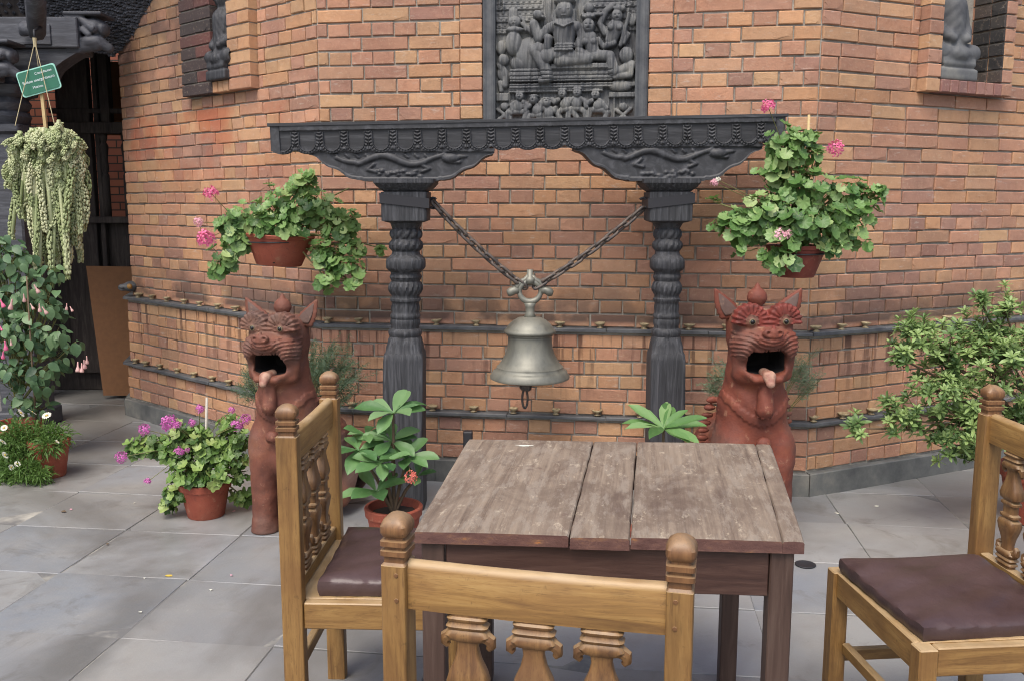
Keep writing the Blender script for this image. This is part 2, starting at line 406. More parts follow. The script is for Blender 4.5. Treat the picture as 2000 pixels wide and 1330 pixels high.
M_wb = varnish('varnished_wood_baluster', 2, [L(84, 57, 34), L(120, 86, 50), L(140, 106, 64), L(98, 66, 40)], .4)
t = NT('weathered_tabletop'); oi = t.n('ObjectInfo'); rotp = t.n('Mapping', Vector=t.n('NewGeometry').outputs['Position'], Rotation=(0, 0, R(8))).outputs[0]
def tp(sc): return t.n('Mapping', Vector=rotp, Scale=sc).outputs[0]
p = tp((46, 1.0, 46)); q = tp((1, .55, 1))
off = t.n('VectorMath', {'operation': 'ADD'}); t.set(off.inputs[0], p); t.set(off.inputs[1], t.n('CombineXYZ', X=t.math('MULTIPLY', oi.outputs['Random'], 40), Y=0.0, Z=0.0).outputs[0])
g = t.noise(1.3, 7, .7, off.outputs[0], .25); n2 = t.noise(5.5, 7, .68, q, .6); n3 = t.noise(30, 6, .75, tp((1, .45, 1))); n4 = t.noise(16, 6, .75, tp((1.6, .4, 1)))
c = t.ramp(g, [(.30, L(62, 50, 44)), (.42, L(112, 96, 82)), (.58, L(140, 124, 107)), (.8, L(170, 154, 132))])
c = t.mix(t.range(t.noise(7, 6, .75, tp((1, .7, 1))), .40, .6, 0, .55), c, L(138, 123, 107)); c = t.mix(t.range(n2, .47, .60, 0, .6), c, L(100, 84, 71))
c = t.mix(t.range(n4, .5, .58, 0, .6), c, L(146, 134, 120))
c = t.mix(t.range(t.noise(4.5, 5, .7, tp((1.5, .5, 1)), .5), .54, .64, 0, .6), c, L(84, 66, 56)); c = t.mix(t.range(n3, .58, .68, 0, .65), c, L(190, 176, 154))
c = t.mix(t.range(t.noise(9, 5, .7, t.pos((1, .6, 1))), .64, .7, 0, .5), c, L(84, 60, 54))
hh = t.math('ADD', g, t.math('MULTIPLY', n3, .35))
geo = t.n('NewGeometry'); nz = t.n('SeparateXYZ', Vector=geo.outputs['Normal']).outputs[2]
edge = t.ramp(t.noise(16, 5, .6, t.pos((1, 1, 3))), [(.3, L(78, 50, 46)), (.55, L(100, 70, 62)), (.64, L(120, 86, 66)), (.7, L(172, 112, 60))])
c = t.mix(t.range(nz, .35, .6), edge, c)
t.bsdf(Base_Color=c, Roughness=t.range(n2, .3, .7, .5, .75), Normal=t.bump(hh, .55, .004)); M_top = t.m
M_tfz = timber('maroon_table_leg', [L(54, 39, 33), L(72, 53, 45), L(94, 76, 66), L(80, 63, 55)], (20, 20, 1.4), .55, .4, .003)
M_tfx = timber('maroon_table_apron', [L(50, 32, 28), L(66, 44, 37), L(86, 62, 52), L(72, 49, 41)], (1.4, 20, 20), .5, .4, .003)
t = NT('brown_leatherette'); p = t.pos(obj=True); n1 = t.noise(6, 5, .6, p); n2 = t.noise(200, 2, .5, p)
t.bsdf(Base_Color=t.ramp(n1, [(.3, L(58, 43, 43)), (.7, L(82, 64, 63))]), Roughness=t.range(n1, .3, .7, .3, .46), Normal=t.bump(t.math('ADD', t.math('MULTIPLY', n1, 2.0), t.math('MULTIPLY', n2, .1)), .35, .01)); M_leather = t.m

def leafmat(name, cols, trans=.25, rough=.45, vein=True):
    t = NT(name); oi = t.n('ObjectInfo'); p = t.pos(obj=True)
    n1 = t.noise(3, 3, .6, t.pos())
    k = t.math('FRACT', t.math('ADD', oi.outputs['Random'], t.math('MULTIPLY', n1, .5)))
    c = t.ramp(k, [(i / (len(cols) - 1), q) for i, q in enumerate(cols)])
    if vein:
        c = t.mix(t.range(t.noise(5, 4, .6, p), .5, .75, 0, .4), c, cols[-1])
    b = t.n('BsdfPrincipled', Base_Color=c, Roughness=rough, Specular_IOR_Level=.45)
    tr = t.n('BsdfTranslucent', Color=t.mix(.25, c, L(150, 176, 80)))
    mx = t.n('MixShader', Fac=trans); t.t.links.new(b.outputs[0], mx.inputs[1]); t.t.links.new(tr.outputs[0], mx.inputs[2])
    t.t.links.new(mx.outputs[0], t.out.inputs[0]); return t.m
M_ger = leafmat('geranium_leaf_green', [L(48, 80, 40), L(80, 116, 58), L(106, 142, 76), L(128, 160, 96), L(162, 180, 118)])
M_ger2 = leafmat('floor_geranium_green', [L(54, 84, 42), L(84, 116, 54), L(112, 144, 72), L(138, 164, 90), L(162, 178, 108)])
M_oval = leafmat('vine_leaf_green', [L(48, 74, 52), L(70, 100, 70), L(92, 122, 86), L(116, 144, 100)])
M_big = leafmat('broad_leaf_green', [L(56, 92, 54), L(74, 112, 64), L(96, 134, 80), L(124, 154, 106)])
M_bigr = leafmat('young_broad_leaf_green', [L(70, 106, 56), L(90, 128, 70), L(108, 146, 84), L(130, 160, 104)])
M_azal = leafmat('shrub_leaf_green', [L(66, 92, 54), L(98, 126, 74), L(126, 152, 92), L(156, 178, 112)])
M_fine = leafmat('fine_leaf_green', [L(80, 112, 52), L(116, 146, 74), L(148, 170, 98)], .3, .6, False)
M_fern = leafmat('feathery_green', [L(76, 98, 76), L(96, 116, 92), L(112, 130, 104)], .3, .6, False)
M_succ = leafmat('pale_succulent_green', [L(140, 152, 104), L(166, 176, 128), L(188, 194, 150), L(202, 202, 164)], .1, .5)
def plain(name, c, rough=.6, var=None, trans=0):
    t = NT(name); oi = t.n('ObjectInfo')
    col = t.mix(t.noise(30, 3, .6, t.pos()), c, var) if var else c
    if trans:
        b = t.n('BsdfPrincipled', Base_Color=col, Roughness=rough); tr = t.n('BsdfTranslucent', Color=col)
        mx = t.n('MixShader', Fac=trans); t.t.links.new(b.outputs[0], mx.inputs[1]); t.t.links.new(tr.outputs[0], mx.inputs[2]); t.t.links.new(mx.outputs[0], t.out.inputs[0])
    else: t.bsdf(Base_Color=col, Roughness=rough)
    return t.m
M_stem = plain('green_stem', L(96, 118, 62), .6, L(120, 100, 64))
M_bark = plain('brown_twig', L(86, 70, 54), .8, L(112, 94, 72))
M_pink = plain('pink_petal', L(226, 92, 140), .6, L(236, 140, 176), .25)
M_lpink = plain('pale_pink_petal', L(232, 160, 180), .6, L(236, 196, 200), .25)
M_mag = plain('magenta_petal', L(196, 92, 172), .6, L(214, 130, 190), .25)
M_fux = plain('fuchsia_petal', L(206, 140, 150), .6, L(224, 204, 186), .25)
M_coral = plain('coral_petal', L(226, 112, 98), .6, L(234, 150, 132), .25)
M_white = plain('white_petal', L(226, 226, 206), .6, L(236, 234, 222), .2)
M_yel = plain('yellow_disc', L(200, 170, 70), .7)
M_soil = plain('potting_soil', L(44, 36, 30), .95, L(74, 60, 50))
M_string = plain('pale_string', L(176, 164, 130), .8)
M_bamboo = plain('bamboo_stake', L(176, 148, 100), .7, L(196, 176, 132))
M_sign = plain('green_sign_paint', L(38, 98, 78), .4, L(46, 108, 84))
M_signw = plain('pale_sign_paint', L(150, 206, 190), .5)
M_letter = plain('white_lettering', L(214, 226, 228), .5)
M_board = plain('plywood_board', L(128, 88, 54), .8, L(100, 68, 42))
M_gold = plain('gold_paint', L(176, 130, 60), .5, L(110, 80, 46))
M_greyw = plain('weathered_stake', L(182, 176, 164), .8)

# ================================================================== ground and paving
me = nmesh('ground', [(-60, -60, -.003), (60, -60, -.003), (60, 60, -.003), (-60, 60, -.003)], [(0, 1, 2, 3)])
g = put('ground', me, M_joint); g['kind'] = 'structure'
pav = bpy.data.objects.new('paving', None); COL.objects.link(pav); pav['kind'] = 'structure'; WLOC['paving'] = Vector((0, 0, 0))
SL = [[], []]
A = R(-7.2); ux = Vector((math.cos(A), math.sin(A), 0)); uy = Vector((-math.sin(A), math.cos(A), 0)); O = Vector((-1.327, 2.93, 0))
PW, PD = .54, .49
for i in range(-6, 9):
    for j in range(-3, 9):
        jit = .01
        o = Vector((rnd.uniform(-1, 1), rnd.uniform(-1, 1), 0)) * .004
        gapx = rnd.choice([.0015, .003, .006]); gapy = rnd.choice([.0015, .002, .004])
        sh = (i % 3) * .0
        c = O + ux * ((i + .5) * PW) + uy * ((j + .5) * PD + sh) + o
        if not (-5.5 < c.x < 5 and 1.5 < c.y < 7.4): continue
        w, d = PW - gapx, PD - gapy; th = .028; b = .002
        zt = rnd.uniform(-.001, .001)
        tx, ty = rnd.uniform(-.0025, .0025), rnd.uniform(-.0025, .0025)
        V = []; jx = {(a, b): (rnd.uniform(-.0015, .0015), rnd.uniform(-.0015, .0015)) for a in (-1, 1) for b in (-1, 1)}
        for (q, zz) in ((0, -th), (0, -b), (b, 0)):
            for sx, sy in ((-1, -1), (1, -1), (1, 1), (-1, 1)):
                V.append((sx * (w / 2 - q) + jx[(sx, sy)][0], sy * (d / 2 - q) + jx[(sx, sy)][1], zz + (tx * sx + ty * sy) * (zz > -th)))
        F = [(0, 3, 2, 1)] + [(a + k, a + (k + 1) % 4, a + 4 + (k + 1) % 4, a + 4 + k) for a in (0, 4) for k in range(4)] + [(8, 9, 10, 11)]
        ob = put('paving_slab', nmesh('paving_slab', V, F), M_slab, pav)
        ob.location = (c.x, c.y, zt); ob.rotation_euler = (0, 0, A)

# ================================================================== brick tower
TL, TR = Vector((-1.003, 4.885, 0)), Vector((1.475, 4.53, 0))
dl = Vector((-math.sin(R(48.6)), math.cos(R(48.6)), 0)); dr_ = Vector((math.sin(R(64.5)), math.cos(R(64.5)), 0))
TLL = TL + dl * 2.16; TRR = TR + dr_ * 2.9
df2 = Vector((-math.sin(R(14)), math.cos(R(14)), 0)); TLLL = TLL + df2 * 1.6
dr2 = Vector((math.sin(R(31)), math.cos(R(31)), 0)); TRRR = TRR + dr2 * 2.0
POLY = [TLLL, TLL, TL, TR, TRR, TRRR]
class Face:
    def __init__(s, a, b):
        s.a, s.b = a, b; s.d = (b - a).normalized(); s.W = (b - a).length; s.n = Vector((s.d.y, -s.d.x, 0))   # outward (towards camera)
    def pt(s, u, z, out=0.0): return s.a + s.d * u + s.n * out + Vector((0, 0, z))
    def hit(s, px, py, out=0.0):
        d = Vector(ray(px, py)); p0 = s.a + s.n * out
        tt = (p0 - Vector((0, 0, H))).dot(s.n) / d.dot(s.n); p = Vector((0, 0, H)) + d * tt
        return (p - s.a).dot(s.d), p.z
FL, FF, FR = Face(TLL, TL), Face(TL, TR), Face(TR, TRR)
FLL, FRR = Face(TLLL, TLL), Face(TRR, TRRR)
def offpoly(o):
    """polygon corners pushed outward by o (mitred)"""
    fs = [Face(POLY[i], POLY[i + 1]) for i in range(len(POLY) - 1)]; out = []
    for i, p in enumerate(POLY):
        if i == 0: out.append(p + fs[0].n * o); continue
        if i == len(POLY) - 1: out.append(p + fs[-1].n * o); continue
        n1, n2 = fs[i - 1].n, fs[i].n; m = (n1 + n2).normalized(); out.append(p + m * (o / m.dot(n1)))
    return out
TOP = 3.3
Z1, Z0 = .825, .375           # ledge tops
CP = .070
tower = thing('brick_tower', 'many sided orange brick tower with two slate ledges of oil lamps and carved niches', 'tower', (TL.x, TL.y, 0))
# niches: (face, u0, u1, z bottom, recess, pier out, pier width)
uC0, zC = FF.hit(944, 243); uC1, _ = FF.hit(1264, 243)
uL0, zLs = FL.hit(408, 168, .05); uL1, _ = FL.hit(446, 168, .05); zLs = FL.hit(446, 160, .05)[1]
uR0, zRs = FR.hit(1838, 152, .06); uR1 = FR.hit(1958, 160, .06)[0]
zLs = Z1 + round((zLs - Z1) / CP) * CP; zRs = Z1 + round((zRs - Z1) / CP) * CP
NICHE = {'F': (FF, uC0, uC1, zC, .035, .018, .115), 'L': (FL, uL0 - .02, uL1 + .02, zLs, .05, .05, .11), 'R': (FR, uR0, uR1, zRs, .14, .06, .10)}
NICHE['L'] = (FL, FL.hit(412, 100, .05)[0], uL1, zLs, .05, .05, .11)
WL = {('L', 0): NICHE['L'][1] - FL.hit(352, 100, .05)[0], ('L', 1): FL.hit(487, 100, .05)[0] - NICHE['L'][2], ('R', 1): .08}
PALETTE = [L(176, 130, 96), L(180, 138, 102), L(173, 122, 96), L(162, 116, 95), L(182, 144, 105), L(154, 111, 95), L(175, 126, 102), L(144, 106, 93), L(182, 134, 95), L(170, 130, 102)]
PURPLE = [L(136, 98, 90), L(146, 106, 96), L(128, 96, 90), L(150, 112, 100)]
BURNT = [L(84, 54, 52), L(98, 60, 56), L(62, 52, 52), L(54, 50, 50), L(106, 64, 58)]
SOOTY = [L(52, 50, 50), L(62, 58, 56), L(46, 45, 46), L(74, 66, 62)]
bricks = []      # (centre matrix basis: face, u centre, z centre, out, len, height, depth, colour)
import mathutils
def tone(f=None, u=0, z=0):
    pal = PALETTE
    if f is not None:
        p = f.pt(u, z); q = mathutils.noise.noise(Vector((p.x * 1.1, p.y * 1.1, z * 3.2)))
        if f.a.x > 1 and .84 < z < 1.24: q += .35
        if rnd.random() < (q - .16) * 1.4: pal = PURPLE
    c = np.array(rnd.choice(pal)) * .6 + np.array(L(175, 129, 98)) * .4; return tuple(np.clip(c * rnd.uniform(.88, 1.12) * np.array((.99, 1.06, 1.12)), 0, 1))
def addb(f, u0, u1, z0, z1, out, depth=.06, col=None):
    if u1 - u0 < .012: return
    bricks.append((f, u0, u1, z0, z1, out + rnd.uniform(-.0025, .0025), depth, col or tone(f, (u0 + u1) / 2, z0)))
J = .0085
def course(f, u0, u1, z, h, out, kind, phase, holes=()):
    L_ = .236 if kind == 's' else .118
    u = u0 - phase * L_
    while u < u1 - .002:
        ln = L_ * rnd.uniform(.96, 1.04)
        a, b = max(u, u0), min(u + ln, u1)
        if u1 - (u + ln) < .03: b = u1
        segs = [(a, b)]
        for (h0, h1) in holes:
            ns = []
            for (p_, q_) in segs:
                if q_ <= h0 or p_ >= h1: ns.append((p_, q_)); continue
                if p_ < h0: ns.append((p_, h0))
                if q_ > h1: ns.append((h1, q_))
            segs = ns
        zj = rnd.uniform(-.0026, .0026)
        for (p_, q_) in segs: addb(f, p_ + J / 2 * rnd.uniform(.5, 1.3), q_ - J / 2 * rnd.uniform(.5, 1.3), z + J * rnd.uniform(.35, .6) + zj, z + h - J * rnd.uniform(.35, .6) + zj, out)
        u += ln if b < u1 else 9
    return
PCL, PCM, PCB = offpoly(0), offpoly(.035), offpoly(.055)
for fi, key in ((1, 'L'), (2, 'F'), (3, 'R')):
    fu, fm, fb = Face(PCL[fi], PCL[fi + 1]), Face(PCM[fi], PCM[fi + 1]), Face(PCB[fi], PCB[fi + 1])
    nf, n0, n1, nz, nrec, nout, npw = NICHE[key]
    k = 0; z = Z1
    while z < TOP - .08:
        holes = []
        if z + CP * .6 > nz - CP * (key != 'F'): holes = [(n0 - WL.get((key, 0), npw), n1 + WL.get((key, 1), npw))]
        kd = 's' if (k % 2 == 0 or (key == 'R' and k > 8)) else 'h'
        ph = (.5 if k % 4 == 2 else 0) if kd == 's' and key == 'R' and k > 8 and k % 2 == 0 else ((k % 2) * .5 if key == 'R' and k > 8 else (0 if kd == 's' else .5))
        course(fu, .002, fu.W - .002, z, CP, 0, kd, ph, holes)
        if holes:       # piers beside the niche, one header per course, deep enough to show their reveals
            for si, (p_, q_) in enumerate(((n0 - WL.get((key, 0), npw), n0), (n1, n1 + WL.get((key, 1), npw)))):
                if z >= nz - CP * 1.01:
                    bc_ = rnd.choice(BURNT) if key == 'L' and si == 0 else None
                    if q_ - p_ > .16 and k % 2: 
                        m_ = p_ + (q_ - p_) * .5
                        addb(fu, p_ + .002, m_ - .003, z + .004, z + CP - .004, nout, nout + nrec + .06, bc_); addb(fu, m_ + .003, q_ - .002, z + .004, z + CP - .004, nout, nout + nrec + .06, bc_ and rnd.choice(BURNT))
                    else: addb(fu, p_ + .002, q_ - .002, z + .004, z + CP - .004, nout, nout + nrec + .06, bc_)
        z += CP; k += 1
    if key != 'F':      # rowlock sill under the niche
        m = max(2, round((n1 - n0) / .062))
        for i in range(m):
            a = n0 + (n1 - n0) * i / m
            addb(fu, a + .003, a + (n1 - n0) / m - .003, nz - CP + .002, nz - .006, nout + .004, nout + nrec + .05, rnd.choice(PURPLE) if key == 'R' else None)
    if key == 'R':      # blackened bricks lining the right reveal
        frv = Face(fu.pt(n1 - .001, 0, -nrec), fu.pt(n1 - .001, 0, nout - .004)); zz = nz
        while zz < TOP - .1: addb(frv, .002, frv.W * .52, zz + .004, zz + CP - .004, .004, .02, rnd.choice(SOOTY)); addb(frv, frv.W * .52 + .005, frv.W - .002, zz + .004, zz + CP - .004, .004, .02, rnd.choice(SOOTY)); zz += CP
    z = Z0; k = 0
    for k in range(6): course(fm, .002, fm.W - .002, Z0 + k * CP, CP, 0, 's' if k % 2 else 'h', .5 if k % 2 == 0 else .15)
    for k in range(3): course(fb, .002, fb.W - .002, .125 + k * .0735, .0735, 0, 's' if k % 2 else 'h', .5 if k % 2 == 0 else .3)
# brick shapes: chamfered, slightly worn boxes (unit size, front at -y)
def brick_verts(seed):
    r = random.Random(seed); V = []
    for (ix, iy) in ((0, .5), (0, -.42), (.5, -.5)):
        for sx, sz in ((-1, -1), (1, -1), (1, 1), (-1, 1)):
            V.append([sx, iy, sz, ix])
    return V, r
BF = [(a + k, a + (k + 1) % 4, a + 4 + (k + 1) % 4, a + 4 + k) for a in (0, 4) for k in range(4)] + [(8, 9, 10, 11)]
def brick_geo(ln, h, dep, seed):
    r = random.Random(seed); V = []; b = .0035
    wear = [r.uniform(.6, 1.5) * (4.5 if r.random() < .11 else 1) for _ in range(4)]
    # rings: back, front edge, front face inset; eight points per ring (corners + mid edges)
    def ring(y, ins):
        pts = []
        cs = [(-1, -1), (1, -1), (1, 1), (-1, 1)]
        for k in range(4):
            (sx, sz), (tx, tz) = cs[k], cs[(k + 1) % 4]
            q = ins * wear[k]
            pts.append((sx * (ln / 2 - q), y, sz * (h / 2 - q)))
            w = ins + (r.uniform(-.0012, .0012) if ins else 0)
            for fr in ((.33, .67) if k % 2 == 0 else (.5,)):
                px_, pz_ = sx + (tx - sx) * fr, sz + (tz - sz) * fr
                pts.append((px_ * (ln / 2 - w * (abs(px_) > .99)), y, pz_ * (h / 2 - w * (abs(pz_) > .99))))
        return pts
    rings = [ring(dep, 0), ring(b, 0), ring(0, b)]
    rings[2] = [(x, y + r.uniform(-.0008, .0008), z) for x, y, z in rings[2]]
    n = len(rings[0]); V = [p for q in rings for p in q]
    F = [(i * n + k, i * n + (k + 1) % n, (i + 1) * n + (k + 1) % n, (i + 1) * n + k) for i in range(2) for k in range(n)] + [tuple(2 * n + k for k in range(n))]
    return V, F
def brick_area(b):
    f, u0, u1, z0, z1, out, dep, c = b
    pts = [proj(f.pt(u, z, out)) for u in (u0, u1) for z in (z0, z1)]
    xs = [q[0] for q in pts]; ys = [q[1] for q in pts]
    if max(xs) > 1995 or min(xs) < 5 or min(ys) < 3: return 0
    cx, cy = sum(xs) / 4, sum(ys) / 4
    if 850 < cy and 480 < cx < 1580: return 0
    if 230 < cy < 350 and 530 < cx < 1560: return 0
    for (a, b_, c_, d_) in ((400, 340, 715, 560), (1390, 250, 1720, 540), (480, 590, 620, 900), (1410, 570, 1570, 900), (745, 350, 835, 900), (1260, 350, 1340, 900), (1740, 620, 2000, 930), (960, 600, 1110, 740)):
        if a < cx < c_ and b_ < cy < d_: return 0
    return (max(xs) - min(xs)) * (max(ys) - min(ys))
order = sorted(range(len(bricks)), key=lambda i: -brick_area(bricks[i])); single = set(order[:300])
mv, mf, mcol = [], [], []; shared = {}
for i, bk in enumerate(bricks):
    f, u0, u1, z0, z1, out, dep, c = bk
    rot = Matrix((( f.d.x, -f.n.x, 0), (f.d.y, -f.n.y, 0), (0, 0, 1)))
    cen = f.pt((u0 + u1) / 2, (z0 + z1) / 2, out)
    if i in single:
        key = (round((u1 - u0) / .004), round((z1 - z0) / .003), round(dep, 2), i % 3)
        if key not in shared:
            V, F = brick_geo(u1 - u0, z1 - z0, dep, i); shared[key] = nmesh('brick', V, F)
        o = put('brick', shared[key], M_brick, tower)
        q = rot.to_4x4(); q.translation = cen - WLOC[tower.name]
        o.matrix_local = q @ Matrix.Rotation(rnd.uniform(-.010, .010), 4, 'Y'); o.color = (*c, 1)
    else:
        V, F = brick_geo(u1 - u0, z1 - z0, dep, i); b0 = len(mv)
        rr_ = rot @ Matrix.Rotation(rnd.uniform(-.010, .010), 3, 'Y')
        mv.extend([tuple(rr_ @ Vector(v) + cen) for v in V]); mf.extend([tuple(b0 + k for k in q) for q in F]); mcol.extend([c] * len(V))
me = nmesh('brickwork', mv, mf)
at_ = me.attributes.new('tint', 'FLOAT_COLOR', 'POINT'); at_.data.foreach_set('color', np.hstack([np.array(mcol), np.ones((len(mcol), 1))]).astype(np.float32).ravel())
o = put('brickwork', me, M_brickm, tower); o['kind'] = 'stuff'
# mortar core behind the bricks, with the niches left open
mb = MB()
def slab(f, u0, u1, z0, z1, o0, o1):
    P = [f.pt(u, z, o_) for u in (u0, u1) for o_ in (o0, o1) for z in (z0, z1)]
    mb.add(P, [(0, 1, 3, 2), (4, 6, 7, 5), (0, 4, 5, 1), (2, 3, 7, 6), (0, 2, 6, 4), (1, 5, 7, 3)])
RC = .0105
for fi, key in ((0, None), (1, 'L'), (2, 'F'), (3, 'R'), (4, None)):
    q = offpoly(-RC); fu = Face(q[fi], q[fi + 1])
    if key:
        nf, n0, n1, nz, nrec, nout, npw = NICHE[key]
        slab(fu, 0, n0 - .01, Z1 - .02, TOP, -.2, 0); slab(fu, n1 + .01, fu.W, Z1 - .02, TOP, -.2, 0)
        slab(fu, n0 - .01, n1 + .01, Z1 - .02, nz - .002, -.2, -.001); slab(fu, n0 - .02, n1 + .02, nz - .05, TOP, -.3, -nrec)
    else: slab(fu, 0, fu.W, Z1 - .02, TOP, -.2, 0)
    q = offpoly(.035 - RC); fu = Face(q[fi], q[fi + 1]); slab(fu, 0, fu.W, Z0 - .02, Z1 - .018, -.25, 0)
    q = offpoly(.055 - RC); fu = Face(q[fi], q[fi + 1]); slab(fu, 0, fu.W, 0, Z0 - .018, -.27, 0)
mb.obj('mortar_core', M_mortar, tower)
# mortar edges of the piers that frame the niches
for key in 'LFR':
    nf, n0, n1, nz, nrec, nout, npw = NICHE[key]
    for (p_, q_) in ((n0 - WL.get((key, 0), npw), n0), (n1, n1 + WL.get((key, 1), npw))):
        mb = MB(); slab(nf, p_ + .008, q_ - .008, nz - CP * .9, TOP, -nrec - .01, nout - .010); mb.obj('pier_mortar', M_mortar, tower)
    if key != 'F': mb = MB(); slab(nf, n0 - .004, n1 + .004, nz - CP * .9, nz - .012, -nrec, nout - .008); mb.obj('sill_mortar', M_mortar, tower)
def band(o_in, o_out, z0, z1, name, mat, seg=.38, gap=.003):
    a, b = offpoly(o_in), offpoly(o_out)
    for fi in range(5):
        fa, fb_ = Face(a[fi], a[fi + 1]), Face(b[fi], b[fi + 1])
        n = max(1, round(fb_.W / seg)); 
        for k in range(n):
            m = MB(); t0, t1 = k / n, (k + 1) / n
            pts = []
            for (f_, tt) in ((fa, t0), (fa, t1), (fb_, t1), (fb_, t0)):
                pts.append(f_.a.lerp(f_.b, tt))
            sh = fa.d * gap * .5
            pts[0] = pts[0] + sh; pts[3] = pts[3] + sh; pts[1] = pts[1] - sh; pts[2] = pts[2] - sh
            dz = rnd.uniform(-.003, .003); dout = fa.n * rnd.uniform(-.004, .004); bv = .004
            lo = [p_ + Vector((0, 0, z0)) for p_ in pts]; hi = [p_ + Vector((0, 0, z1 + dz)) for p_ in pts]
            for q in (lo, hi): q[2] = q[2] + dout; q[3] = q[3] + dout
            md = [p_.copy() for p_ in hi]; md[2].z -= bv; md[3].z -= bv
            hi[2] = hi[2] - fa.n * bv; hi[3] = hi[3] - fa.n * bv
            V = lo + md + hi
            F = [(3, 2, 1, 0)] + [(r0 + i, r0 + (i + 1) % 4, r0 + 4 + (i + 1) % 4, r0 + 4 + i) for r0 in (0, 4) for i in range(4)] + [(8, 9, 10, 11)]
            m.add(V, F); m.obj(name, mat, tower)
band(-.02, .056, Z1 - .017, Z1, 'slate_ledge', M_slate, .5)
band(.0, .078, Z0 - .017, Z0, 'slate_ledge', M_slate, .5)
t = NT('grey_plinth_stone'); p = t.pos(); n1 = t.noise(6, 6, .65, p); t.bsdf(Base_Color=t.ramp(n1, [(.3, L(78, 80, 80)), (.55, L(106, 107, 104)), (.75, L(136, 133, 124))]), Roughness=.7, Normal=t.bump(n1, .4, .01)); M_plinth = t.m
band(.0, .085, 0, .118, 'plinth_stone', M_plinth, .6)

# ------------------------------------------------------------------ carved relief in the middle niche (height field, real depth)
SC = 1 / 5.116 / 388                      # metres per unit of the carving grid
class Relief:
    def __init__(s, x0, x1, z0, z1, step):
        s.x = np.arange(x0, x1 + .1, step); s.z = np.arange(z0, z1 + .1, step); s.X, s.Z = np.meshgrid(s.x, s.z, indexing='ij'); s.h = np.zeros(s.X.shape)
    def cap(s, a, b, ra, rb=None, lift=0.0, k=1.0):
        rb = ra if rb is None else rb; ax, az = a; dx, dz = b[0] - ax, b[1] - az; l2 = dx * dx + dz * dz + 1e-9
        t = np.clip(((s.X - ax) * dx + (s.Z - az) * dz) / l2, 0, 1)
        d2 = (s.X - ax - dx * t) ** 2 + (s.Z - az - dz * t) ** 2; r = ra + (rb - ra) * t
        m = d2 < r * r; s.h = np.where(m, np.maximum(s.h, lift + k * np.sqrt(np.maximum(r * r - d2, 0))), s.h); return s
    def path(s, pts, r, lift=0.0, k=1.0):
        for i in range(len(pts) - 1): s.cap(pts[i], pts[i + 1], r, r, lift, k)
    def el(s, c, rx, rz, lift=0.0, dep=None, rot=0.0):
        dep = min(rx, rz) if dep is None else dep; x, z = s.X - c[0], s.Z - c[1]
        if rot: x, z = x * math.cos(rot) + z * math.sin(rot), -x * math.sin(rot) + z * math.cos(rot)
        q = 1 - (x / rx) ** 2 - (z / rz) ** 2; m = q > 0
        s.h = np.where(m, np.maximum(s.h, lift + dep * np.sqrt(np.maximum(q, 0))), s.h)
    def rect(s, x0, x1, z0, z1, h): m = (s.X > x0) & (s.X < x1) & (s.Z > z0) & (s.Z < z1); s.h = np.where(m, np.maximum(s.h, h), s.h)
    def cut(s, x0, x1, z0, z1, d): m = (s.X > x0) & (s.X < x1) & (s.Z > z0) & (s.Z < z1); s.h = np.where(m, s.h - d, s.h)
r_ = Relief(250, 1650, -420, 1235, 4.6)
for k in range(14):                       # rocky backdrop in layers
    zz = -420 + k * 56; r_.rect(250, 1650, zz, zz + 48, 10 + 16 * (k % 2))
r_.h += 6 * np.sin(r_.X * .11 + np.floor(r_.Z / 56) * 2) * (r_.Z < 330)
r_.el((945, 190), 250, 330, 0, 60)        # halo
r_.el((600, 570), 170, 180, 0, 120); r_.el((520, 640), 120, 90, 10, 90); r_.el((700, 650), 140, 60, 30, 60)       # recumbent bull
r_.cap((430, 150), (430, 330), 46, 60, 10)
_cap, _el = r_.cap, r_.el
def DX(q): return (945 + (q[0] - 945) * 1.13, 640 + (q[1] - 640) * 1.05)
r_.cap = lambda a, b, ra, rb=None, lift=0.0, k=1.0: _cap(DX(a), DX(b), ra * 1.1, None if rb is None else rb * 1.1, lift + 30, k)
r_.el = lambda c, rx, rz, lift=0.0, dep=None, rot=0.0: _el(DX(c), rx * 1.12, rz * 1.08, lift + 30, dep, rot)
# deity
r_.cap((945, 350), (945, 510), 112, 84, 70, .85); r_.cap((842, 335), (1048, 335), 50, 50, 85)
r_.cap((945, 265), (945, 310), 50, 60, 70); r_.el((945, 190), 76, 92, 95, 90); r_.el((945, 100), 92, 34, 100, 74); r_.el((945, 52), 54, 46, 90, 50); r_.el((945, 8), 30, 34, 80, 40)
r_.el((945, 205), 16, 26, 178, 16); r_.el((915, 182), 18, 7, 172, 12); r_.el((975, 182), 18, 7, 172, 12); r_.el((945, 240), 24, 8, 170, 12)
r_.cap((870, 190), (866, 270), 18, 22, 70); r_.cap((1022, 190), (1026, 270), 18, 22, 70)
r_.path([(815, 335), (725, 430), (680, 300)], 42, 80); r_.el((715, 215), 46, 40, 90, 40); r_.cap((700, 200), (760, 240), 20, 14, 100)
r_.path([(1075, 345), (1100, 430), (1070, 500)], 44, 70)
for zz in (500, 522, 545): r_.cap((870, zz), (1020, zz), 11, 11, 150)
r_.path([(890, 585), (720, 520), (690, 540), (780, 690), (800, 780)], 52, 85); r_.cap((810, 800), (740, 815), 30, 24, 90)
r_.cap((810, 440), (800, 520), 40, 34, 130); r_.el((805, 590), 62, 66, 130, 40); r_.path([(1000, 600), (1150, 620), (900, 640)], 52, 80)
r_.path([(870, 310), (945, 345), (1020, 310)], 9, 185, 1.0)
r_.cap, r_.el = _cap, _el
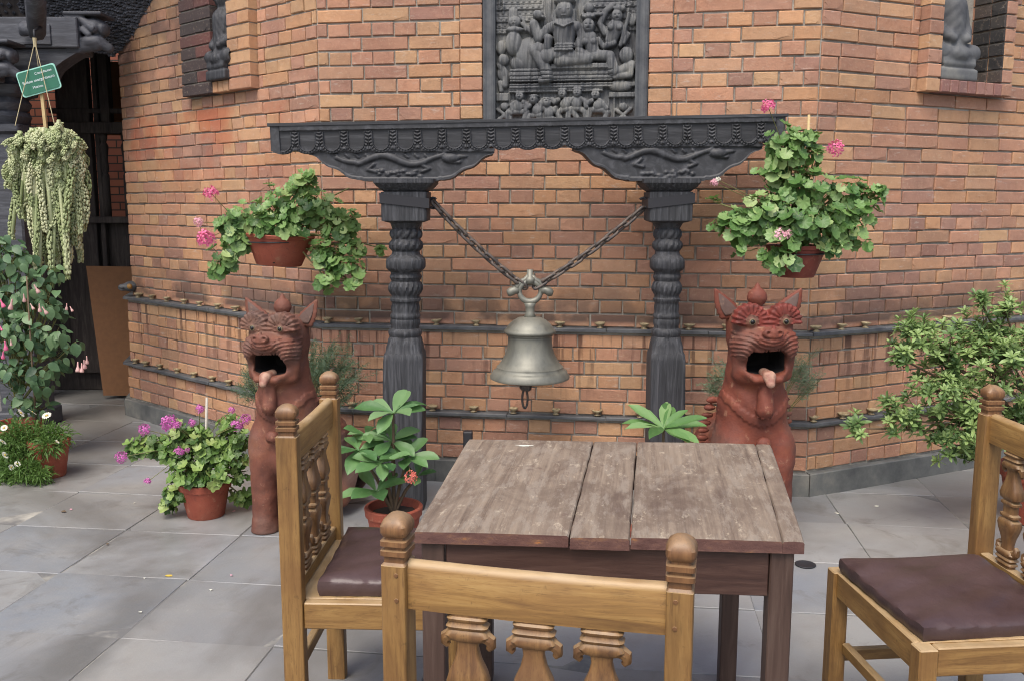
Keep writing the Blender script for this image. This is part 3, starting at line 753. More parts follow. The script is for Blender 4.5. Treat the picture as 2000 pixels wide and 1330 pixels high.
# consort
r_.cap((1190, 425), (1225, 545), 74, 66, 80); r_.el((1180, 310), 60, 74, 110, 64); r_.el((1180, 228), 66, 28, 110, 55); r_.el((1180, 140), 50, 50, 70, 44); r_.cap((1120, 205), (1300, 205), 18, 18, 90)
r_.el((1150, 465), 34, 34, 130, 34); r_.el((1228, 465), 34, 34, 130, 34); r_.path([(1112, 430), (1085, 530), (1190, 595)], 30, 110); r_.path([(1275, 440), (1330, 510), (1430, 478)], 28, 90)
r_.path([(1225, 585), (1390, 600), (1420, 690), (1430, 740)], 54, 90); r_.cap((1080, 545), (1190, 610), 34, 34, 120)
# standing attendant on the right
r_.el((1455, 220), 54, 64, 80, 52); r_.el((1478, 155), 60, 36, 80, 44); r_.cap((1440, 330), (1400, 450), 84, 60, 50); r_.el((1400, 335), 32, 32, 120, 30); r_.el((1475, 335), 32, 32, 120, 30)
r_.path([(1340, 380), (1290, 290), (1345, 170), (1400, 130)], 32, 60); r_.cap((1570, 210), (1490, 500), 20, 20, 80); r_.el((1600, 260), 46, 60, 40, 40); r_.path([(1500, 340), (1560, 400), (1520, 470)], 28, 60)
# kneeling attendant right
r_.el((1550, 590), 72, 80, 60, 64); r_.path([(1600, 690), (1440, 770)], 52, 60); r_.path([(1600, 690), (1590, 780), (1440, 790)], 34, 80); r_.el((1500, 880), 120, 56, 40, 50)
# jar bearer left
r_.el((440, 450), 84, 125, 50, 80); r_.el((450, 325), 92, 30, 70, 46); r_.el((450, 250), 62, 52, 60, 46); r_.path([(560, 330), (540, 240), (500, 200)], 16, 60); r_.path([(530, 270), (680, 400)], 26, 50)
r_.el((310, 490), 56, 72, 30, 46); r_.el((335, 610), 58, 58, 40, 48); r_.path([(300, 660), (370, 760), (350, 850)], 36, 30); r_.el((320, 740), 50, 70, 20, 40); r_.cap((300, 830), (310, 900), 30, 26, 20)
# thrones
r_.rect(820, 1395, 662, 716, 120); r_.rect(400, 1420, 704, 830, 92)
for zz in (730, 770, 805): r_.cut(400, 1420, zz, zz + 8, 18)
r_.rect(395, 1640, 842, 890, 76); r_.rect(395, 1330, 890, 930, 60)
for zz in (862, 905): r_.cut(395, 1420, zz, zz + 7, 14)
r_.rect(1390, 1640, 940, 990, 60); r_.rect(262, 385, 930, 1010, 50)
# dancing dwarfs along the bottom
rg = random.Random(3)
for (cx, cz) in ((500, 965), (640, 1000), (775, 1030), (925, 945), (1075, 940), (1255, 960)):
    lean = rg.uniform(-.45, .45); bx_ = cx + lean * 90
    r_.el((cx, cz), 44, 46, 70, 44); r_.el((cx + lean * 10, cz - 36), 48, 18, 70, 34); r_.el((bx_, cz + 100), 56, 62, 50, 50, lean); r_.el((bx_ + lean * 30, cz + 150), 50, 34, 50, 40)
    for sx in (-1, 1):
        up = rg.choice((-70, -20, 60)); r_.path([(cx + sx * 36, cz + 56), (cx + sx * 78, cz + 84), (cx + sx * rg.uniform(60, 112), cz + 74 + up)], 25, 62)
        kx = rg.uniform(60, 100); r_.path([(bx_ + sx * 26, cz + 150), (bx_ + sx * kx, cz + rg.uniform(140, 190)), (bx_ + sx * rg.uniform(40, 120), cz + 245)], 30, 48)
for (cx, cz) in ((345, 1060), (1530, 1080)):
    r_.el((cx, cz), 44, 40, 40, 36); r_.path([(cx - 70, cz + 30), (cx, cz + 80), (cx + 70, cz + 20)], 20, 40); r_.path([(cx - 60, cz + 130), (cx, cz + 90), (cx + 60, cz + 140)], 24, 40)
r_.rect(1430, 1448, 990, 1235, 50); r_.rect(412, 428, 1000, 1235, 50); r_.rect(250, 1650, 1205, 1235, 60)
for (cx, cz, w_) in ((1180, 310, 1.0), (1455, 222, .9), (500, 960, .62), (635, 985, .62), (770, 1000, .62), (925, 945, .62), (1070, 940, .62), (1250, 960, .7), (440, 255, .7)):   # faces
    for sx in (-1, 1): r_.h -= 16 * np.exp(-((r_.X - cx - sx * 20 * w_) / (11 * w_)) ** 2 - ((r_.Z - cz + 6 * w_) / (5 * w_)) ** 2)
    r_.h -= 16 * np.exp(-((r_.X - cx) / (16 * w_)) ** 2 - ((r_.Z - cz - 32 * w_) / (5 * w_)) ** 2); r_.h += 16 * np.exp(-((r_.X - cx) / (7 * w_)) ** 2 - ((r_.Z - cz - 10 * w_) / (14 * w_)) ** 2)
for k in range(40): r_.h += 2.2 * math.cos(k) * np.sin(r_.X * (.02 + .004 * k) + r_.Z * (.018 * math.sin(k * 3)) + k)
for q in range(1):                        # weathering: soften the cut edges slightly
    hp = np.pad(r_.h, 1, 'edge'); r_.h = .5 * r_.h + .125 * (hp[:-2, 1:-1] + hp[2:, 1:-1] + hp[1:-1, :-2] + hp[1:-1, 2:])
u0c, zt0 = FF.hit(920, 0); 
def relief_mesh(rel, f, uo, zo, sc, out0, name, hs=.85):
    U = uo + rel.X * sc; Zz = zo - rel.Z * sc; O_ = out0 + rel.h * sc * hs
    P = np.stack([f.a.x + f.d.x * U + f.n.x * O_, f.a.y + f.d.y * U + f.n.y * O_, Zz], -1).reshape(-1, 3)
    Fq = grid_faces(*rel.X.shape)[:, ::-1]
    return nmesh(name, P, Fq, True)
rz_bottom = zC
uc_mid = (uC0 + uC1) / 2
rel_t = thing('stone_relief', 'grey stone relief of seated figures with attendants in the niche above the bell frame', 'relief', FF.pt(uc_mid, zC, 0))
me = relief_mesh(r_, FF, uc_mid - 950 * SC, zC + 1232 * SC, SC, -.034, 'carved_panel'); put('carved_panel', me, M_stone, rel_t)
def rotface(f): return Matrix(((f.d.x, -f.n.x, 0), (f.d.y, -f.n.y, 0), (0, 0, 1)))
for sx in (-1, 1):
    mb = MB(); uu = uc_mid + sx * 752 * SC; rings = []
    for zz in (zC + .004, TOP - .02):
        rings.append([f_ for f_ in [FF.pt(uu + a * .031, zz, b) for a, b in ((-1, -.03), (1, -.03), (1, .012), (.7, .02), (.35, .012), (0, .009), (-.35, .012), (-.7, .02), (-1, .012))]])
    mb.loft(rings); mb.obj('side_pilaster', M_slate, rel_t)
mb = MB(); mb.box(FF.pt(uc_mid, zC - .004, .005), (1560 * SC, .07, .02), rotface(FF), .004); mb.obj('sill', M_stone, rel_t)

# statues in the side niches
def figure_mesh(name, h=.008):
    F_ = Field((-.16, -.14, -.02), (.16, .12, .62), h)
    F_.u(F_.box((0, 0, .03), (.13, .09, .03), .01), 0).u(F_.box((0, -.005, .085), (.115, .085, .018), .01), .01)
    for s_ in (-1, 1):
        F_.u(F_.cap((s_ * .04, .0, .15), (s_ * .12, -.045, .14), .05, .042), .02); F_.u(F_.cap((s_ * .12, -.045, .135), (-s_ * .02, -.075, .125), .04, .028), .015)
        F_.u(F_.cap((s_ * .085, 0, .36), (s_ * .115, -.01, .25), .03, .026), .01); F_.u(F_.cap((s_ * .115, -.01, .25), (s_ * .05, -.075, .2), .026, .02), .01)
        F_.u(F_.cap((s_ * .045, .0, .5), (s_ * .055, 0, .42), .014, .012), .006)
    F_.u(F_.cap((0, 0, .17), (0, .005, .35), .075, .085), .03); F_.u(F_.cap((0, 0, .39), (0, 0, .43), .032, .03), .02)
    F_.u(F_.ell((0, -.01, .475), (.052, .055, .062)), .012); F_.u(F_.cap((0, 0, .53), (0, 0, .57), .05, .028), .01); F_.u(F_.ell((0, -.068, .468), (.01, .012, .014)), .008)
    F_.u(F_.box((0, .085, .3), (.13, .02, .3), .02), .0)
    F_.d = F_.d + np.where((F_.y < .05) & (F_.z > .11) & (F_.z < .42), -.0016 * np.sin((F_.z * .6 + .8 * np.abs(F_.x) + .15 * F_.x) * 190), 0).astype(np.float32)      # drapery folds
    for s_ in (-1, 1): F_.sub(F_.cap((s_ * .012, -.07, .482), (s_ * .03, -.062, .484), .006, .005), .003)
    F_.sub(F_.cap((-.014, -.07, .448), (.014, -.07, .448), .005, .005), .003)
    for k in range(5): F_.sub(F_.box((0, -.09, .095 + .0), (.12, .004, .003), .001), .003)
    return F_.mesh(name)
fm_ = figure_mesh('seated_figure')
for key, lab, sc in (('L', 'dark narrow stone statue in the brick niche on the tower left face', .95), ('R', 'grey seated stone statue in the deep brick niche at the upper right', 1.05)):
    nf, n0, n1, nz, nrec, nout, npw = NICHE[key]
    um = (n0 + n1) / 2; um = um if key == 'L' else n0 + .30 * (n1 - n0)
    base = nf.pt(um, nz - .005, -.0 if key == 'L' else -.035)
    th_ = thing('niche_statue', lab, 'statue', base)
    o = put('seated_figure', fm_, M_stone if key == 'R' else M_black, th_, world=False)
    o.rotation_euler = (0, 0, math.atan2(nf.d.y, nf.d.x)); o.scale = (sc * (.8 if key == 'L' else 1), sc, sc)
    mb = MB(); mb.box((0, .02, -.004), (n1 - n0 - .012, .12, .02), None, .004)
    o = put('base_slab', mb.mesh('base_slab'), M_slate, th_, world=False); o.rotation_euler = (0, 0, math.atan2(nf.d.y, nf.d.x)); o.location = (nf.d * ((n0 + n1) / 2 - um))

# ------------------------------------------------------------------ oil lamps on the ledges
def lamp_mesh(seed):
    r = random.Random(seed); mb = MB(); k = r.uniform(.62, .76)
    prof = [(.016, 0), (.017, .003), (.009, .007), (.011, .014), (.030 * k, .020), (.037 * k, .029), (.033 * k, .0295), (.018, .024), (.004, .023)]
    mb.lathe(prof, n=16); V = mb.v
    V = [(x * (1 + .25 * (x > .02) * (abs(y) < .012)), y, z) for x, y, z in V]; mb.v = V
    return mb.mesh('oil_lamp', True)
LM = [lamp_mesh(i) for i in range(4)]
ORD = ['first', 'second', 'third', 'fourth', 'fifth', 'sixth', 'seventh', 'eighth', 'ninth', 'tenth', 'eleventh', 'twelfth', 'thirteenth', 'fourteenth', 'fifteenth', 'sixteenth', 'seventeenth', 'eighteenth']
up = {1: [(268, 575), (295, 579), (325, 583), (358, 588), (391, 594), (425, 600), (461, 605)], 2: [(630, 627), (700, 630), (852, 628), (930, 630), (1093, 636), (1172, 637), (1258, 640), (1345, 641), (1418, 642)], 3: [(1594, 648), (1644, 645), (1690, 641), (1850, 626)]}
lowr = {1: [(264, 706), (285, 711), (311, 717), (345, 723), (379, 731), (413, 738), (446, 745)], 2: [(686, 786), (845, 791), (925, 795), (1003, 796), (1086, 798), (1167, 802), (1250, 804), (1342, 806)], 3: [(1590, 822), (1645, 815), (1703, 804)]}
fname = {1: "tower's left face", 2: "tower's front face", 3: "tower's right face"}
for lev, dct, zt, off in (('upper', up, Z1, .030), ('lower', lowr, Z0, .054)):
    for fi, lst in dct.items():
        q = offpoly(off); f_ = Face(q[fi], q[fi + 1])
        for i, (px_, py_) in enumerate(lst):
            u, _ = f_.hit(px_, py_); u = min(max(u, .03), f_.W - .03); p_ = f_.pt(u, zt + .002, rnd.uniform(-.006, .006))
            o = put('oil_lamp', LM[rnd.randrange(4)], M_brass); o.location = p_; o.rotation_euler = (rnd.uniform(-.06, .06), rnd.uniform(-.06, .06), rnd.uniform(0, 6.3))
            tag(o, f"{ORD[i]} brass oil lamp from the left, {lev} ledge, {fname[fi]}", 'oil lamp', f'oil lamps along the {lev} slate ledge')

# small painted ornament at the tower's left corner
b0 = at(256, 560, TLL.y - .02)
corner = thing('corner_ornament', 'small dark carved animal head with a gold patch sticking out of the tower corner', 'ornament', b0)
F_ = Field((-.1, -.09, -.07), (.12, .12, .07), .006)
F_.u(F_.ell((0, 0, 0), (.05, .06, .036)), .01).u(F_.ell((-.045, -.03, -.004), (.03, .035, .024)), .01).u(F_.cap((.0, .02, .02), (.03, .04, .04), .016, .008), .01).u(F_.cap((.03, .03, 0), (.09, .1, 0), .03, .03), .01)
F_.sub(F_.cap((-.09, -.06, -.012), (-.03, -.05, -.01), .01, .006), .006)
put('animal_head', F_.mesh('animal_head'), M_slate, corner, world=False)
mb = MB(); mb.lathe([(.002, .014), (.014, .01), (.02, .0)], n=12); me = mb.mesh('gold_patch', True); o = put('gold_patch', me, M_gold, corner, world=False); o.location = (.012, -.052, .004); o.rotation_euler = (R(90), 0, 0)

# ================================================================== bell frame
YB = 4.33
def bz(px, py): return at(px, py, YB)
frame = thing('bell_stand', 'black carved wooden bell frame of two turned columns, brackets and a lotus patterned beam', 'bell stand', (0.12, YB, 0))
bl, br_ = bz(537, 270), bz(1524, 284)
BZ0, BZ1 = bz(1048, 311).z, bz(1048, 245).z
BL = (br_ - bl).length; bx0 = bl.x; tilt = math.atan2(bz(1500, 284).z - bz(560, 270).z, bz(1500, 284).x - bz(560, 270).x)
BH = .126; BD = .15; tilt = math.atan(.0185)
# beam body + carved front
NP = 21; per = BL / NP; nu = NP * 56 + 1; nv = 64
u = np.linspace(0, BL, nu); v = np.linspace(0, 1, nv)
Ug, Vg = np.meshgrid(u, v, indexing='ij'); q = (Ug / per) % 1 - .5
zb = .020 * (np.abs(q) * 2) ** 2.2 * (np.abs(q) < .5)
Zg = zb + (BH - zb) * Vg
x = q * per; hw = .037
zc = .050
dU = np.where(Zg > zc, np.abs(x) - hw, np.sqrt(x ** 2 + (Zg - zc) ** 2) - hw)
h = np.zeros_like(dU)
inside = dU < 0
hatch = .0022 * (np.abs(np.sin((x + Zg) * 420)) * np.abs(np.sin((x - Zg) * 420)))
h += np.where(inside, -.006 + hatch * 3.2, 0)
h += .012 * np.exp(-((dU - .001) / .0030) ** 2)                          # rim of each petal
ringb = (dU > .005) & (dU < .013)
ang = np.where(Zg > zc, Zg * 1.0, np.arctan2(x, zc - Zg) * hw)
h += np.where(ringb, .004 + .005 * np.abs(np.sin(ang * 300)), 0)
side = (np.abs(x) > hw + .006) & (Zg > zc - .008)
h = np.where(side, .001 + .009 * np.abs(np.sin(Zg * 200 + np.abs(x) * 90)), h)
low = (Zg < .03) & (np.abs(q) > .36)
h = np.where(low, .004 + .008 * np.sqrt(np.clip(1 - ((np.abs(x) - per / 2) / .012) ** 2 - ((Zg - .02) / .012) ** 2, 0, 1)), h)
band_ = Zg > BH - .022
h = np.where(band_, .012, h); h = np.where((Zg > BH - .028) & ~band_, -.002, h)
endm = np.minimum(Ug, BL - Ug); h = np.where(endm < .045, .006 * (np.abs(endm - .022) < .02) + .002, h)
rotb = Matrix.Rotation(-tilt, 3, 'Y')
org = Vector((bx0, YB, bz(537, 305).z))
def bpos(P): return [tuple(rotb @ Vector(p) + org) for p in P]
P = np.stack([Ug, -BD / 2 - h, Zg], -1).reshape(-1, 3)
me = nmesh('beam', bpos(P), grid_faces(nu, nv), True)
put('beam_carving', me, M_carve, frame)
mb = MB()
mb.add(bpos([(0, -BD / 2 + .002, .02), (BL, -BD / 2 + .002, .02), (BL, BD / 2, .02), (0, BD / 2, .02), (0, -BD / 2 - .002, BH - .001), (BL, -BD / 2 - .002, BH - .001), (BL, BD / 2, BH - .001), (0, BD / 2, BH - .001)]), [(0, 3, 2, 1), (4, 5, 6, 7), (0, 1, 5, 4), (1, 2, 6, 5), (2, 3, 7, 6), (3, 0, 4, 7)])
mb.obj('beam', M_blackx, frame)
mb = MB(); mb.add(bpos([(-.008, -BD / 2 - .016, BH), (BL + .008, -BD / 2 - .016, BH), (BL + .008, BD / 2 + .01, BH), (-.008, BD / 2 + .01, BH), (-.008, -BD / 2 - .016, BH + .013), (BL + .008, -BD / 2 - .016, BH + .013), (BL + .008, BD / 2 + .01, BH + .013), (-.008, BD / 2 + .01, BH + .013)]), [(0, 3, 2, 1), (4, 5, 6, 7), (0, 1, 5, 4), (1, 2, 6, 5), (2, 3, 7, 6), (3, 0, 4, 7)])
mb.obj('beam_cap', M_blackx, frame)
# brackets with a carved dragon
def bracket(cx, ztop, name):
    hwid = .43; hh = ztop - bz(795, 355).z
    nx, nz_ = 150, 46
    X = np.linspace(-hwid, hwid, nx); a = np.abs(X) / hwid
    prof = np.interp(a, [0, .45, .50, .56, .68, .76, .87, .96, 1.0], [1, 1, .93, .86, .68, .55, .33, .2, .15])
    prof += .035 * np.sin(a * 26) * (a > .4) * (a < .95)
    Vv = np.linspace(0, 1, nz_); Xg, Vg_ = np.meshgrid(X, Vv, indexing='ij')
    Zt = -hh * prof[:, None] * (1 - Vg_)
    rel = Relief(0, 1, 0, 1, 1); rel.X, rel.Z = Xg * 1000, -Zt * 1000; rel.h = np.zeros(Xg.shape)
    rel.rect(-500, 500, -1, 16, 12)
    edge = (Vg_ < .09); rel.h = np.where(edge, 7, rel.h)
    pts = [(-290 + i * 12, 52 + 20 * math.sin(i * .27)) for i in range(42)]
    pts = [(p_[0], p_[1] - (10 if abs(p_[0]) > 200 else 0)) for p_ in pts]
    for i in range(len(pts) - 1): rel.cap(pts[i], pts[i + 1], 17 - abs(pts[i][0] + 50) * .03, None, 3)
    rel.el((230, 44), 40, 22, 5); rel.el((275, 36), 30, 10, 5); rel.path([(250, 30), (200, 26), (170, 34)], 5, 8); rel.path([(230, 60), (270, 62)], 8, 6)
    for k in range(16):
        rel.el((-90 + rnd.uniform(-20, 220), hh * 1000 * .8 + rnd.uniform(-18, 14)), rnd.uniform(7, 14), rnd.uniform(5, 10), 2)
    for k in range(10): rel.path([(-280 + k * 45, 40), (-292 + k * 45, 28)], 6, 3)
    rel.path([(-120, 70), (-150, 95), (-110, 105)], 8, 4); rel.path([(90, 70), (130, 92), (100, 104)], 8, 4)
    hq = rel.h / 1000 * .8
    dth = .068
    Pf = np.stack([cx + Xg, np.full_like(Xg, YB - dth) - hq, ztop + Zt], -1).reshape(-1, 3)
    me1 = nmesh(name, Pf, grid_faces(nx, nz_), True)
    mb = MB(); n = nx
    lo = [(cx + X[i], ztop - hh * prof[i]) for i in range(0, nx, 3)] ; 
    ring = lo + [(cx + X[i], ztop) for i in range(nx - 1, -1, -3)]
    V = [(p_[0], YB - dth, p_[1]) for p_ in ring] + [(p_[0], YB + dth, p_[1]) for p_ in ring]; m_ = len(ring); k_ = len(lo)
    F = [(i, (i + 1) % m_, (i + 1) % m_ + m_, i + m_)[::-1] for i in range(m_)]
    for i in range(k_ - 1): F.append((m_ + i, m_ + i + 1, m_ + m_ - 2 - i, m_ + m_ - 1 - i))
    mb.add(V, F)
    b_ = mb.obj(name, M_blackx, frame); put('dragon_carving', me1, M_carve, b_).location = (0, 0, 0)
    return hh
HB = 0
for cx_px in (785, 1299):
    c_ = bz(cx_px, 303); ztop = (rotb @ Vector((c_.x - bx0, 0, .019)) + org).z
    HB = bracket(c_.x, ztop, 'bracket')
# turned columns
def column(pxc, pxb, sc, name, zshift=0):
    zc_top = bz(pxc, 354).z; k = 1 / 418.0
    prof = [  # photo y, half width in px, squareness, lumps, lump depth, twist
        (351, 60, 12, 0, 0), (359, 60, 12, 0, 0), (361, 58, 12, 0, 0), (366, 54, 12, 0, 0), (372, 46, 12, 0, 0), (375.5, 41, 12, 0, 0), (376, 46, 14, 0, 0), (431, 45, 14, 0, 0), (433, 40, 10, 0, 0), (436, 31, 3, 0, 0), (445, 29, 2, 0, 0), (447, 28, 2, 0, 0),
        (449, 31, 2, 11, .5), (453, 33.5, 2, 11, 1), (457, 34, 2, 11, 1), (461, 33.5, 2, 11, 1), (465, 31, 2, 11, .5), (467, 29, 2, 0, 0), (470, 30, 2, 0, 0), (473, 34, 2, 14, .8), (478, 36, 2, 14, .8), (484, 35, 2, 14, .8), (488, 31, 2, 0, 0), (491, 28, 2, 0, 0), (497, 29, 2.2, 0, 0), (500, 33, 2.4, 0, 0),
        (506, 39, 2.7, 20, .3), (512, 40, 2.7, 24, .4), (522, 40, 2.7, 24, .4), (526, 37, 2.5, 0, 0), (531, 31, 2, 0, 0), (535, 30, 2, 0, 0), (538, 32, 2, 0, 0), (541, 33, 2, 0, 0), (545, 31, 2, 0, 0), (549, 29, 2, 0, 0), (553, 33, 2, 18, .5), (559, 36, 2, 18, .8), (566, 36, 2, 18, .8), (573, 32, 2, 18, .4), (577, 28.5, 2, 0, 0),
        (581, 29, 2, 0, 0), (583, 31.5, 2, 0, 0), (587, 31.5, 2, 0, 0), (590, 28.5, 2, 0, 0), (594, 28, 2, 0, 0), (597, 29, 2, 16, .6), (603, 29.5, 2, 16, .6), (608, 28, 2, 0, 0), (612, 29, 2, 0, 0), (615, 31, 2, 0, 0), (619, 31, 2, 0, 0), (622, 29, 2, 0, 0), (625, 31, 2, 22, .4), (632, 31, 2, 22, .4), (636, 29, 2, 0, 0), (640, 29, 2, 0, 0), (643, 33, 2, 0, 0), (648, 35, 2, 0, 0), (653, 34, 2, 0, 0), (656, 32, 2.2, 0, 0),
        (660, 34, 3, 16, .4), (672, 37, 4, 16, .4), (684, 38, 6, 12, .3), (688, 40, 9, 0, 0), (700, 41, 14, 0, 0), (840, 42, 14, 0, 0)]
    rings = []; n = 72; base = bz(pxb, 940)
    for (py, hwid, p_, lumps, dep) in prof:
        z = bz(pxc, py).z; t_ = min(1, max(0, (py - 354) / (960 - 354))); cx = bz(pxc, 400).x + (bz(pxb, 900).x - bz(pxc, 400).x) * t_
        s_ = sc if py > 440 else (sc * .4 + .6 * .98)
        ring = []
        for i in range(n):
            w = 2 * math.pi * (i + .5) / n; r0 = hwid * k * s_
            m_ = 1 + (dep * .16 * (abs(math.sin(lumps * w / 2 + py * .11)) - 1.0) if lumps else 0)
            ring.append((cx + r0 * m_ * spow(math.cos(w), 2 / p_), YB + r0 * m_ * spow(math.sin(w), 2 / p_), z))
        rings.append(ring)
    last = rings[-1]; cxl = sum(q_[0] for q_ in last) / n
    rings.append([(q_[0], q_[1], 0) for q_ in last])
    mb = MB(); mb.loft(rings[::-1]); col = mb.obj(name, M_black, frame, sharp=40)
    return bz(pxc, 400).x
cxl = column(795, 788, .965, 'column'); cxr = column(1304, 1298, .84, 'column')
for cx, sgn, sc in ((cxl, 1, .98), (cxr, -1, .92)):
    mb = MB(); hwv = .046 * 2.3 * sc; rings = []
    for (dx, dy) in ((-1, -1), (1, -1), (1, 1), (-1, 1)):
        z = bz(795, 393).z + (-.012 * dx * sgn)
        e = hwv + .006
        rings.append([(cx + dx * e * f_, YB + dy * e * f_, z + zz) for f_, zz in ((1, -.022), (1.02, -.022), (1.03, .022), (1, .022))])
    rings.append(rings[0]); mb.loft(rings, False); mb.obj('iron_strap', M_biron, frame, sharp=30)
    mb = MB(); pc = Vector((cx + sgn * (hwv + .012), YB - .02, bz(795, 393).z - .01))
    mb.tube([pc + Vector((sgn * (.018 - .02 * math.cos(w)) - sgn * .01, 0, .024 * math.sin(w))) for w in np.linspace(-2.4, 2.4, 12)], .006, 8); mb.obj('iron_hook', M_biron, frame, True)

# bell
bc = bz(1035, 650); bell = thing('temple_bell', 'bronze temple bell with flared lip hanging on two chains between the black columns', 'bell', (bc.x, YB, bz(1035, 737).z))
kb = 1 / 416.0
prof = [(737.5, 68), (739, 74), (737, 79), (733, 79.5), (727, 75), (724, 74), (722, 70), (717, 66), (715, 66), (713, 63), (705, 57), (703, 56), (700, 54), (690, 48.5), (680, 45.5), (668, 44), (657, 43.5), (653, 44), (652, 48), (650, 51), (647, 51.5), (644, 50), (642, 47), (638, 45), (632, 40), (626, 33), (621, 24), (619, 12), (618, 1)]
mb = MB(); pts = [(hw_ * kb, bz(1035, py).z) for py, hw_ in prof]
inner = [(p_[0] - .012, p_[1] + (.002 if i < 12 else -.012)) for i, p_ in enumerate(pts)][:22][::-1]
mb.lathe([(max(r0, .001), z) for r0, z in inner + pts], (bc.x, YB, 0), 64, False); mb.obj('bell_body', M_bell, bell, sharp=50)
mb = MB(); zt_ = bz(1035, 570).z; Rr = 19 * kb
mb.tube([(bc.x, YB, bz(1035, 621).z), (bc.x, YB, bz(1035, 612).z), (bc.x, YB, bz(1035, 600).z), (bc.x, YB, bz(1035, 592).z)], [.032, .022, .022, .03], 12)
ringp = [(bc.x + Rr * 1.1 * math.sin(w), YB, zt_ - Rr * 1.05 * math.cos(w)) for w in np.linspace(0, 2 * math.pi, 29)]
mb.tube(ringp, [.011 + .004 * abs(math.cos(i / 28 * math.pi * 2)) for i in range(29)], 10, False)
for sx in (-1, 1): mb.tube([(bc.x + sx * a_ * kb, YB, zt_ + b_ * kb) for a_, b_ in ((22, 2), (30, 3), (37, 0), (42, -3), (45, -4))], [.016, .019, .021, .019, .012], 10)
mb.tube([(bc.x, YB, bz(1035, 553).z), (bc.x, YB, bz(1035, 543).z), (bc.x, YB, bz(1035, 541).z), (bc.x, YB, bz(1035, 527).z)], [.026, .024, .015, .016], 10)
for sx in (-1, 1): mb.tube([(bc.x + sx * a_ * kb, YB, zt_ + b_ * kb) for a_, b_ in ((27, 0), (25, 11), (17, 20), (9, 24), (3, 33))], [.010, .013, .014, .012, .009], 8)
mb.obj('bell_hanger', M_bell, bell, True)
cl = bz(1027, 752); mb = MB(); mb.box((cl.x, YB, cl.z), (.058, .045, .05), Matrix.Rotation(.15, 3, 'Y'), .01); mb.tube([(cl.x, YB, cl.z), (bc.x, YB, cl.z + .14)], .012, 8)
clap = mb.obj('clapper', M_iron, bell)
mb = MB(); lk = [(cl.x - .004 + .013 * math.sin(w), YB + .004 * math.sin(w), cl.z - .066 + .046 * math.cos(w)) for w in np.linspace(0, 2 * math.pi, 22)]
mb.tube(lk, .0055, 8, False); mb.obj('clapper_ring', M_iron, clap, True)

# chains: every link is a part
def link_mesh():
    mb = MB(); pts = []; n = 24; a_, b_ = .0215, .0135
    for i in range(n + 1):
        w = 2 * math.pi * i / n; pts.append((math.copysign(a_, math.cos(w)) * (abs(math.cos(w)) > .02) + b_ * math.cos(w), b_ * math.sin(w), 0))
    mb.tube(pts, .0074, 8, False); return mb.mesh('chain_link', True)
LINK = link_mesh()
def chain(p0, p1, sag, lab):
    root = thing('bell_chain', lab, 'chain', p0); Lr = (p1 - p0).length; n = round(Lr / .050)
    for i in range(n):
        t = (i + .5) / n; p_ = p0.lerp(p1, t) - Vector((0, 0, sag * 4 * t * (1 - t))); d_ = (p1 - p0) - Vector((0, 0, sag * 4 * (1 - 2 * t)))
        o = put('chain_link', LINK, M_iron, root, world=False); o.location = p_ - p0
        e = d_.to_track_quat('X', 'Z').to_matrix() @ Matrix.Rotation(R(90 * (i % 2) + 40 + rnd.uniform(-8, 8)), 3, 'X'); o.rotation_euler = e.to_euler()
chain(Vector((cxl + .125, YB - .02, bz(846, 396).z)), bz(1024, 560), .02, 'rusty iron chain from the left column down to the bell')
chain(Vector((cxr - .118, YB - .02, bz(1254, 408).z)), bz(1046, 560), .02, 'rusty iron chain from the right column down to the bell')

